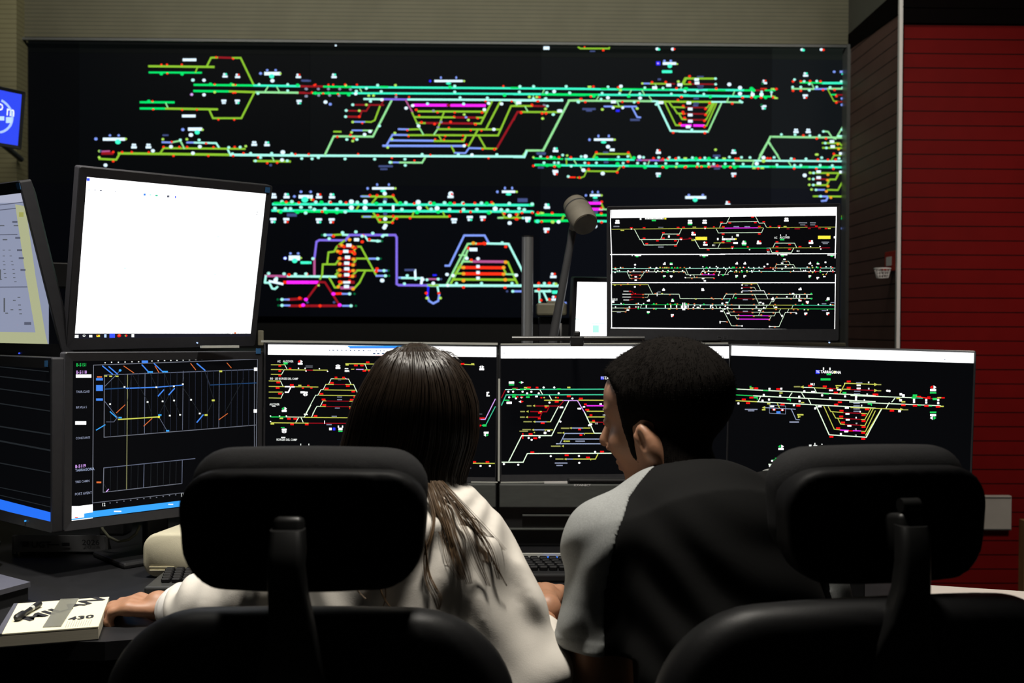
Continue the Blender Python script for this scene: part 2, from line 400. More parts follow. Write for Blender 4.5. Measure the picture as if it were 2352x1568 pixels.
WALLTXT = '''
@ 0 0 2.94
Y14 1005,447 1445,452
G12 1008,489 1360,491
Y9 1320,488 1335,452
Y12 1397,447 1425,390 1475,388
D12 1475,388 1570,391
Y12 1570,391 1625,391 1715,577
G14 1312,573 1715,577
T14 1715,577 2030,582
D14 2030,582 2058,583
G14 1310,614 1550,617
Y14 1550,617 1720,622
P14 1720,622 2020,626
D14 2020,626 2058,627
P9 1790,618 1810,585
P9 1885,618 1870,588
Y12 1720,620 1630,798 1438,798 1412,738
G14 948,690 1175,691
P9 1135,730 1120,697
G14 948,732 1120,733
Y14 1120,733 1468,738
R.8 1090,436 1128,436 1228,436 1130,497 1460,386 1575,397 1450,569 1590,573 1575,627 1590,626 1035,739 1230,742 1330,741 1475,808 1582,809 1030,683
G.13 1090,498 1230,500 1422,569 1562,570 1005,684 2010,575
L.10 1450,623 1575,573
W#92,18 1280,404 1275,783
W.13 1303,541 1378,542 1378,640
C.11 1303,541
p.11 1295,638
i E 1.0 1520,508
i R 1.0 1605,512
I W 1.0 1512,688
I E 1.0 1603,688
W#110,22 1840,497
E.18 1835,515
W.15 1840,545
B.11 1760,496
L.9 1893,497
B.9 1805,474 1862,474
i R 1.0 2015,512
C.10 1750,570 1943,570 1943,612 1742,632
A.10 2066,600 2066,650
I E 1.0 2020,690
K#60,12 2070,546
// second line, left
Y16 800,1035 1555,1045
C16 1555,1045 2060,1050
D18 690,1035 760,1035
V10 690,1022 740,1020
Y13 670,1072 785,1078 806,1042
Y12 1078,1040 1105,1000 1655,1005
B11 1095,960 1160,962
P11 1160,961 1218,950 1245,1003
B11 1262,962 1312,962
C12 1312,963 1460,966 1483,1003
C12 1535,1003 1555,1043
Y14 1715,1086 1960,1090
P8 1838,1060 1850,1085
R.9 765,1026 825,1027 890,1027 1005,1028 1172,1052 1407,1052 765,1089 1105,992 1212,992 1264,992 1442,993 1160,958 1392,968 1585,992 1645,1034 1745,1061 1805,1101 1872,1099 1995,1041 2085,1041 1575,1052
L.10 672,1020 670,1062 1100,940 1262,940 1660,987
L.6 1715,1086
W.14 1155,990 1303,1034 1350,990 713,1115 1033,1018 1905,1080
C.11 1345,945 1218,945 1545,995 1622,993 1570,1038 1693,1035 1835,1035 1970,1038 1760,1064 2038,1070 2108,1072 2150,1060 1940,1085 1725,1086
W.17 1910,1028
W#150,20 770,940
E.20 797,957
B.12 648,938
L.9 850,938
B.9 743,914 802,914
W#96,22 1318,872
E.18 1332,893
W.16 1290,911
B.12 1235,875
L.9 1368,876
i W 1.1 905,985 1003,985
i E 1.1 1803,970
i W 1.1 1717,968
K.10 1828,1115 680,1020
K#40,10 1118,913
// lower left pair of the wall
@ 700 80 3.672
D16 0,435 160,435
G16 160,437 400,440
T16 400,441 2360,455
D14 0,492 70,492
G16 70,492 400,492
T16 400,492 2100,500
G18 2000,502 2360,507
G14 640,438 700,439
G14 1740,447 1800,448
C16 500,541 670,543
U16 670,543 870,545
C17 870,545 2175,552
P10 480,480 465,455
V12 850,550 890,620 910,655
Y13 905,655 945,740
P12 945,745 1000,840
M22 925,593 1200,594
D18 1200,594 1235,595
M22 1235,595 1520,596
Y16 955,645 1530,648
Y15 925,693 1265,696
D15 1265,696 1480,698
Y15 1450,698 1505,698
D16 1010,743 1440,748
Y15 960,743 1015,744
Y15 1430,748 1485,748 1580,560
Y15 1530,790 1650,560
Y15 1120,795 1645,798
Y15 1000,845 1630,848 1740,600 1920,600
P13 1090,840 1120,795
Y13 1120,795 1175,650
D14 1920,600 2030,602
P9 1780,565 1800,598
D16 1620,955 1795,650 1830,650
Y15 1830,650 2170,652
P10 1855,602 1885,650
P17 2330,550 2230,553 2010,975 1870,975 1845,1025
C19 0,1018 1845,1026
P17 170,1012 245,855 575,858 735,548
R.12 385,845 415,872 275,860
B14 790,795 880,797
Y14 880,798 965,795
B15 690,930 740,843 870,845
Y15 870,846 1000,846
B17 720,890 1090,893
Y16 1090,895 1340,897 1360,850
Y13 1130,850 1155,893
B18 660,935 1345,937
Y14 1235,937 1265,995
B13 1265,995 1355,997 1385,955
Y15 1380,940 1460,800
B15 1385,955 1490,957
Y15 1490,957 1615,960
Y14 1465,850 1522,950
B12 735,1075 800,1076
P15 800,1076 990,1078 1015,1035
Y14 590,720 635,600
D10 640,600 665,550
Y12 505,733 560,735 590,720
B12 400,733 505,734
D12 425,590 665,592
D12 520,640 545,600
D12 365,640 520,642
D12 465,690 478,650
D16 360,690 465,692
Y14 245,816 305,817
B12 400,805 490,806
P12 490,806 570,806
R.13 460,690 940,632 1495,655 985,738 1095,752 1230,735 1440,755 1600,965 2000,662 2035,662 1825,655
R.10 340,418 440,420 200,420 240,420 880,525 770,505 1675,432 1525,560 1745,560 1120,655 1265,655 965,680 1260,690 1460,705 1215,783 1400,805 1490,808 865,805 875,855 1185,855 1335,850 1100,880 1175,883 1330,885 1365,925 1500,965 450,1005 735,1038 1060,1012 1550,1040 35,1005 925,1060 485,745 1920,595 1960,560 2325,540 80,425 60,485 155,495 280,500 90,420
L.13 345,425 540,512 580,512 765,425 520,590 460,640 760,828 735,880 700,950 405,735 1380,718 1345,672 2005,705 1895,522 1955,525 2030,625 405,895 730,1075 395,822
G.16 1225,440 1685,510 90,492 200,492 370,505
W.16 430,497 910,597 855,618 1515,630 1550,577 1660,582 1805,572 2150,640 2105,478 650,547 960,768 1345,935 505,840 1595,797 550,815 1410,1012
C.14 615,425 645,478 1265,432 1265,482 520,452 435,475 1310,530 1540,532 1815,435 1930,435 2205,435 1810,482 2040,488 2235,490 1930,540 2030,538 2165,550 1035,580 1340,582 555,560 630,768 355,882 440,882 845,1048 848,1100 590,1048 340,1046 115,1035 62,1045 990,1008 1295,1010 1620,1010 2095,672 2305,565 720,1075 405,590 350,638 345,690
A.13 15,457 115,457 200,457 295,457 385,460 15,517 118,510 210,510 290,512 375,508 770,525 1150,735 1125,780 1085,640
B.12 1360,695
i E 1.3 247,345
W.18 175,567
B.14 215,585
W#50,26 2038,112
W.9 262,90
K#120,16 683,1108
K#60,14 667,1132
K#60,14 0,385
K#80,16 1993,998
s 1.1 1213,390 240 N
i E 1.35 2115,968
I R 1.35 2112,1160
// third line of the wall
@ 580 400 3.095
T17 145,212 1985,220
G14 155,205 300,207
T17 140,258 1985,266
G14 300,264 640,268
G14 1990,215 1997,216
Y15 780,157 1000,160 1030,205
B10 770,157 830,158
Y13 885,160 850,205
Y15 780,302 1390,302
B10 790,302 840,302
Y13 860,275 890,320 900,340 990,342 1015,300
Y12 1135,300 1145,270
Y12 740,250 755,225
Y12 1235,230 1250,250
Y12 1365,298 1355,270
Y13 1760,308 1900,310
P12 1745,310 1780,310
Y11 1775,270 1790,300
Y11 1880,300 1890,280
W17 1000,225 1000,255
G17 2015,288 2260,292
G17 2010,332 2250,330
Y12 2200,325 2212,295
R.11 240,197 330,202 665,202 430,182 555,200 885,150 1000,150 835,150 890,292 1000,298 905,325 995,345 1025,315 1120,312 1400,298 1480,265 1265,205 1580,205 1435,205 1500,208 1880,320 1790,280 1700,200 2030,275 2130,275 1150,208 495,265 1875,285 1550,268
G.15 215,205 490,200 320,270 525,270 600,272 1050,205 1290,208 1405,208 1665,208 1680,275 880,208 1170,272 200,268 2020,335 1320,268
L.11 185,262 420,180 1710,210 1690,272 2130,338 2050,275
W.19 703,195 703,238 802,195 800,240 1178,198 1185,240 1312,242 1725,245 1410,138
C.14 210,195 280,195 450,198 550,198 625,198 745,200 940,198 1090,203 1262,203 1365,203 1495,205 1628,205 1825,208 1988,212 160,242 235,245 270,245 345,235 410,235 515,245 600,248 660,268 910,245 1062,250 1270,248 1400,250 1500,250 1595,250 1768,252 1812,255 1895,243 1932,252 440,250 378,275
i W 1.25 150,152
i E 1.25 242,152
i R 1.25 472,153
i E 1.25 565,153
I E 1.25 147,330
I R 1.25 240,330
I E 1.25 472,332
I R 1.25 563,332
i R 1.25 1408,150
I W 1.25 1433,332
I E 1.25 1545,315
I R 1.25 1638,315
i E 1.25 2093,225
I R 1.25 2090,400
I E 1.25 1957,322
W#100,24 378,160
E.26 372,180
B.11 298,158 345,125 413,125
s 1.0 928,101 155
W.16 940,138 943,318 1828,347 945,365 937,380 1828,295
s 1.0 1820,125 95
K#70,24 1920,185
K#70,22 280,290
K.16 943,180 943,280
W.13 2175,340 1960,325
// depot at the lower left
B14 520,432 570,432
Y13 570,432 640,428
C14 640,430 680,432
U16 660,470 690,432 930,432 1015,432 1025,450 1025,780 1040,788 1240,790
U15 440,600 450,520 455,480 475,468 665,470
V16 440,720 440,600
C14 960,432 930,432
V16 90,722 250,725
C16 250,725 600,728
Y14 600,728 630,715 600,715
C15 95,722 88,770 120,772
C14 120,772 140,812 160,815 178,800
W16 120,760 215,780
R20 225,768 470,768
M22 250,768 470,768
D14 470,765 515,768 615,925
D14 470,775 385,890
D18 255,890 350,885
D17 260,935 610,935
B12 205,890 260,890
B12 205,932 265,932
B12 620,850 690,850
B12 640,935 700,935
R16 570,850 630,848
Y13 655,470 630,490 600,515 580,550 540,555 530,640 500,640 495,715 480,745
Y13 600,515 660,515
Y13 620,598 590,640 540,640
Y13 610,598 890,600
Y13 620,685 590,715
Y13 600,685 640,685
Y13 545,735 585,805 610,805
Y13 740,515 770,515 880,720
Y13 740,515 710,560
Y13 740,600 715,640
Y13 700,730 745,683 930,685
Y13 800,690 760,770 720,815
Y13 605,805 630,765
C13 800,440 820,470 910,475
B13 830,600 900,600
B13 870,685 960,685
B13 880,722 950,722
R17 700,550 620,550
D20 610,510 740,520
D20 610,600 730,600
D20 610,640 730,640
D20 610,685 730,685
D20 610,722 730,722
D20 620,765 720,768
V20 630,808 720,808
O.14 635,505 605,548 620,598 620,635 620,680 620,718 715,518 720,555 718,605 715,645 715,685 712,725 690,465 610,800 715,815 630,770
R.13 650,515 625,560 725,525 725,565 700,510 685,600 690,640 690,690 690,725 740,465 780,480 715,550 575,440 830,465 885,672 385,710 260,715 620,765 690,760 880,690 785,437 335,880 340,935 480,935
W#36,22 685,505 663,548 675,590 670,632 670,672 670,714 668,798 740,465
W#50,16 670,768
M.15 575,850 380,890 360,930 620,930
C.13 115,705 225,708 305,710 380,708 735,410 640,415 855,420 430,600 545,458 925,440 780,440 890,475 935,685 945,722 890,600 170,740 515,432 210,890 210,932 690,850 700,935
W.17 922,755 165,752
L.9 470,790
K.10 390,910 580,910
h.9 725,850 735,935 180,890 185,932 920,475 910,600 965,685 970,722 495,432
N.14 232,597
W.11 232,597
W#80,34 298,595
B.10 270,563 325,563
E.20 300,615
E#76,18 380,628
L.8 345,595
// sidings at lower centre
B14 1370,650 1400,650 1505,435 1650,435 1680,490
C15 1660,492 1820,495 1920,690
R14 1590,495 1660,492
P14 1380,785 1475,600 1530,495 1590,492
P14 1410,775 1500,610 1530,540
P11 1470,575 1520,575 1530,600
V18 1560,620 1790,622
P14 1490,620 1560,620
R20 1490,663 1785,665
R20 1500,707 1785,708
Y13 1460,663 1500,663
Y13 1450,705 1500,705
Y16 1430,747 1870,750
Y13 1410,780 1440,710 1480,640
Y14 1790,622 1815,625 1885,785
Y12 1780,665 1800,700
P12 1800,710 1870,712
C18 1240,790 2180,793
Y14 1250,790 1320,790
B14 1040,735 1100,735
C14 1060,737 1180,738 1200,740
W16 1155,680 1158,735
K14 1085,680 1150,680
V12 1240,745 1310,745
W18 1205,735 1200,780
N14 1250,800 1245,860
B14 1245,870 1255,900 1285,918 1320,900 1328,850
C13 1315,800 1325,850
B13 1855,832 1920,832
C15 2010,830 2120,832
C13 2040,840 2042,915
C13 2070,840 2100,905
O.15 1500,663 1500,707 1785,663 1785,710 1500,755 1797,750 1570,490 1800,625
R.12 1535,525 1555,610 1640,663 1645,708 1500,803 1795,805 1800,515 1235,845 1325,845 2035,775 2110,775 2035,820 2050,895 2110,890 1650,495 1645,490
W#24,20 1603,655 1603,698 1603,738
W#56,24 1570,535
W.14 1523,598 1383,712 1875,718 1210,748 1285,775 1388,790 1603,600 1425,720
C.12 1080,778 1450,775 1628,775 1845,775 1775,487 2075,775 2145,778 1100,720 1320,745 1240,750 1160,745 1850,832 2110,830
L.12 1240,880 1335,880 2155,780
N#28,12 1295,717
E#40,22 2150,838
i R 1.3 2138,718
i R 1.2 2145,880
B#34,14 2215,915
K.9 1340,745 1810,832
'''
WALLTXT2 = '''
@ 1180 90 5.8725
// top centre right block
W#74,44 441,120
Y20 870,108 900,126 1285,126 1290,112
R.12 955,104
R.18 1207,150
K#70,18 1062,163
W.24 1935,132 2142,135
E.18 1958,138
R.16 2165,135
N#56,52 1948,326
p.14 1945,326
W#180,36 2100,328
B.18 2032,292 2118,292
E.32 2105,362
L.14 2205,335
E#136,36 2067,438
K#44,26 1963,542
// main pair
T26 0,662 2350,685
G20 730,666 800,668
G20 1180,668 1260,669
G20 1390,670 2100,680
T27 0,741 400,742
G30 500,744 1150,750
T27 1150,750 2350,757
C27 0,826 655,827
P26 735,828 1900,836
C24 1860,834 1960,840
Y26 1960,840 2350,843
P27 750,825 400,1500 175,1502 130,1568
P14 410,680 385,735
P16 1585,690 1555,745
P16 1730,690 1765,750
P16 1825,770 1865,830
P14 1145,770 1115,820
P14 265,760 265,800
Y22 0,897 260,900
D22 260,900 410,903
A18 400,885 440,895
Y22 85,982 640,985
D20 0,1090 45,985 85,982
P16 155,910 185,970
P16 0,830 40,890
K#180,26 1015,942
K#80,22 1015,965
B22 1220,907 1340,907
Y22 1340,907 1500,908
B22 1490,908 1650,908 1665,935
P16 1395,845 1420,900
B22 1590,910 1665,1050 1710,1055
K#130,28 1635,1088
C26 1930,850 2115,1235 2350,1243
Y20 2035,850 2185,1160 2260,1162
M28 2262,1162 2350,1163
Y20 2095,850 2140,915 2300,920
Y20 2160,930 2205,1000 2300,1005
Y20 2230,1010 2270,1080 2330,1082
B20 1730,597 1840,598
Y20 1840,600 2070,602
D16 2070,600 2170,603
P16 1910,610 1930,665
Y20 2350,522 2310,525 2270,600
P16 2270,610 2255,665
L.22 1195,948 2220,572 1665,935 430,940 390,1070 210,778 310,780 1440,690
R.19 1075,640 1040,774 910,806 965,848 1465,845 1680,852 2265,782 2215,820 2285,900 2280,985 2305,1062 2240,1140 2150,1260 2195,662 1865,580 2050,578 1410,648 345,782 330,835 245,885 100,995 385,1003 435,1003 2290,1005
L#50,26 1022,642
G.26 1080,768 1550,770 2330,668
W.27 545,705 1270,790 1705,795 1445,635
W#66,38 1345,845 2090,620 2240,615 1900,655 1985,855 68,857 620,968
W.22 1340,925 1470,925 2350,855 2350,1180
C.20 80,640 268,640 708,640 1272,642 1768,655 2012,660 75,715 448,718 752,722 1192,728 1428,730 1700,735 2125,738 435,798 1178,808 875,850 1625,850 265,800 640,825 455,902 538,1015 2310,705 1920,880
N#50,30 1403,965
L.18 1735,597
s 1.9 1212,1355 260
i E 2.0 560,1490
W.30 1272,1450
W#66,34 1328,1492
i R 2.0 1950,1512
@ 1560 90 5.8725
Y24 60,600 95,530 490,532
D18 170,605 490,608
Y18 60,607 160,607
T28 0,682 870,688
G22 390,688 620,690
T28 0,762 1000,772
G22 950,770 1290,775
G24 880,690 1000,690
D20 1000,690 1180,688
R10 1100,665 1180,668
G20 1160,690 1290,690
Y26 0,844 440,845
C22 440,845 640,846
P22 640,848 850,852
P16 745,705 725,755
P16 665,785 645,840
W16 980,700 982,770
W16 1112,700 1112,770
W16 1243,705 1245,770
Y16 1250,760 1320,795
D16 75,920 350,922
Y18 0,920 70,922
D18 75,1005 350,1008
Y18 0,1002 75,1005
D18 90,1085 340,1088
Y18 0,1010 40,1080 90,1083
M30 30,1162 158,1163
M30 200,1164 335,1166
Y18 335,1168 370,1165 505,860
Y18 350,925 380,920 420,860
Y18 350,1010 372,1000 445,860
Y18 340,1090 365,1082 480,860
Y15 400,970 462,860
C28 0,1243 390,1246
P22 390,1246 570,860
R.20 140,500 140,582 500,665 410,862 355,940 355,1020 340,1100 340,1180 345,1265 55,900 50,982 70,1062 15,1140 715,868 30,780 1310,672 855,790 975,785 1105,788 1265,785
L#50,22 1260,670 1305,795
G.30 85,672 975,668 1000,690
G.24 420,778 1030,785 1165,788
W.30 675,610 820,655 820,735 990,745 1110,745
W#62,36 235,545 240,592 130,860 148,942 148,1022 150,1105 120,1182
C.20 490,532 492,608 75,700 245,705 332,740 170,1220 820,835 845,850 1245,715 1112,710
K#90,18 285,505 285,632
K#70,24 285,665 228,800 228,865 220,895
i R 2.0 1150,575
I E 2.0 1140,920
h.20 1125,600 1110,888
// upper right corner station
T28 1930,592 2210,592
G20 1630,585 1930,590
P22 1520,668 1830,672
B22 1830,672 2000,670
P24 2000,668 2210,668
P14 1785,600 1820,665
Y14 2000,670 2085,835 2140,838
G18 2050,748 2120,748
D16 2120,750 2210,752
D16 2130,842 2210,845
R.19 1640,568 1765,565 1905,568 1535,695 1640,695 1940,685 2095,685 2120,768 2120,855 1535,570
C.20 1555,545 1685,568 1855,565 2185,570 1530,645 1640,645 1855,645 2035,650 1755,605 1755,690 2205,655
B.20 2195,800 2195,885 2090,440
B#40,30 2185,440
E.12 2200,470
i E 2.0 1705,475
I R 2.0 1700,775
W.22 1655,142 1915,140
E.20 1675,148
R.18 1945,145
P26 1230,1315 1530,1320 2210,1328
P26 1230,1315 1195,1385 1090,1568
P22 1200,1385 1330,1568
P20 1940,1240 2010,1248 2065,1330 2110,1345 2200,1190
C22 2140,1305 2210,1305
R.19 1675,1298 1855,1340 1980,1340
C.20 1378,1285 1562,1288 1762,1300 1890,1300 1945,1245 2195,1220
i W 2.0 1575,1235 1740,1235
Y22 1930,1400 2160,1402 2210,1450
Y22 1935,1465 2210,1468
W#58,36 2060,1380 2070,1448
O.20 2140,1415 2150,1482
C.20 1970,1402 1985,1466
L.20 490,1490 1855,1555
i E 2.0 735,1515
@ 1180 320 5.8725
C27 0,236 145,238 175,158
G20 270,255 660,265
T26 700,265 1620,275
G20 1280,272 1360,273
V22 1660,280 2040,282
T26 2040,280 2350,282
T27 290,345 650,348
G24 300,348 640,352
T27 650,350 1600,358
T27 1600,358 2350,365
G22 1560,358 1760,360
G22 1950,362 2350,366
Y18 710,260 712,340
P16 815,285 845,335
P16 900,370 940,430 975,430
Y16 985,420 950,500 905,515
Y20 1000,428 1390,432 1440,365
Y22 1070,250 1105,195 1560,198 1585,250
R20 740,510 830,512
Y20 860,515 910,518
P14 1830,290 1810,340
U18 1680,280 1720,281
U18 1840,283 1960,284
R.20 1115,175 1545,178 1540,298 1010,322 1010,405 1395,445 610,240 770,242 455,240 1480,372 1885,255 2010,265 2185,258 2010,375 2310,378 550,368 885,515 265,358 2080,262
L.18 265,242 720,218 2310,255 2190,372
G.28 545,250 1115,248 1620,250 1770,375 1400,330 450,350 610,360 2060,375
W.30 968,230 1695,238 940,415 1200,460
C.21 362,232 503,236 660,212 910,232 1412,238 1540,230 1750,242 1955,245 2098,245 2225,248 408,315 548,315 602,315 775,362 958,318 1115,318 1475,322 1670,322 1765,325 1918,325 2050,325 2200,328 735,500
i R 2.0 1950,165
i E 2.0 560,140
I R 2.0 565,455
I E 2.0 1950,480
K#110,28 372,195
K#80,26 365,380
K#70,24 1240,175
K#60,26 1245,308
// short pair behind the lamp
B24 700,1020 750,1018
G27 300,1012 750,1018
G27 1050,1020 1270,1022
G27 285,1105 740,1098
T27 1075,1102 1270,1103
M36 990,862 1180,860
M36 1010,942 1190,942
Y18 1180,862 1215,935
P20 1160,942 1270,945 1268,960
Y16 645,1080 670,1030
T27 0,885 265,887
G24 210,880 265,886
T27 0,972 265,978
Y20 0,1060 130,1058
Y14 40,1050 60,1000
R.20 975,840 1185,842 1180,925 1180,998 520,992 325,988 110,992 250,990 30,1075 375,1110 1185,1118
L#54,24 380,992
E.30 320,1105
L.26 525,1115
W.28 605,1112 1100,1172
C.20 70,932 142,945 125,1060
i E 2.0 450,905
I E 2.0 190,1090
I R 2.0 443,1225
s 1.7 1098,755 140
K#70,30 1105,830 1100,985
K#130,50 120,820
@ 1560 280 5.8725
T26 0,512 800,518
P24 760,520 1010,522
C24 1010,522 2210,530
G27 0,592 430,596
V24 430,596 580,598
G24 580,598 820,600
T26 820,600 2210,612
G22 1220,605 1300,606
G20 1650,607 1740,608
G20 1920,608 2010,609
P26 1205,250 1072,505
P20 1205,260 1360,512
P16 1010,525 980,600
P16 1475,540 1510,595
Y18 2050,520 2090,450 2180,452
R.19 280,488 760,495 800,495 1190,490 1230,492 1550,502 1870,508 2005,510 2110,508 1550,628 1850,632 2080,632 90,605 240,605 300,605 400,605 515,590 690,612 1065,625 2085,430
L#48,24 82,490 605,492 1010,622 1120,622 1855,440
G.28 225,495 400,495 610,605 750,610
W.30 1137,482 1045,562 1692,720
L.30 1137,525
C.21 178,482 345,484 505,484 677,474 840,478 955,480 1280,478 1510,494 1710,498 1922,482 2155,492 250,565 395,565 465,568 620,565 735,565 862,568 1318,578 1555,585 1640,585 1900,585 2065,588
K#100,30 505,458
K#80,20 510,630
L.20 490,375
I R 2.0 735,715
Y22 1760,688 2200,690
D18 1810,770 1980,772
Y22 1800,850 1990,852 2030,775 2110,775 2150,695
Y20 2000,915 2140,918 2205,800
B20 1850,915 1960,915
Y22 1810,1002 1890,1002
B24 1890,1002 2010,1005 1980,1060 1920,1065
Y22 2010,1004 2210,1005
O.21 2005,710 2000,785 2005,865 1985,935 2045,1020
L.20 1765,686 1755,768 1755,848 1785,910
C.20 1812,688 1808,770 1808,850 1845,915 1910,1002
W#58,34 1880,670 1880,750 1885,828 2185,425 2188,675
W#280,36 222,1018
B.18 130,985 318,985
E.34 215,1050
i R 2.0 655,1095
Y16 2165,1270 2200,1275
G20 2170,1300 2200,1300
B.16 2168,1435
'''
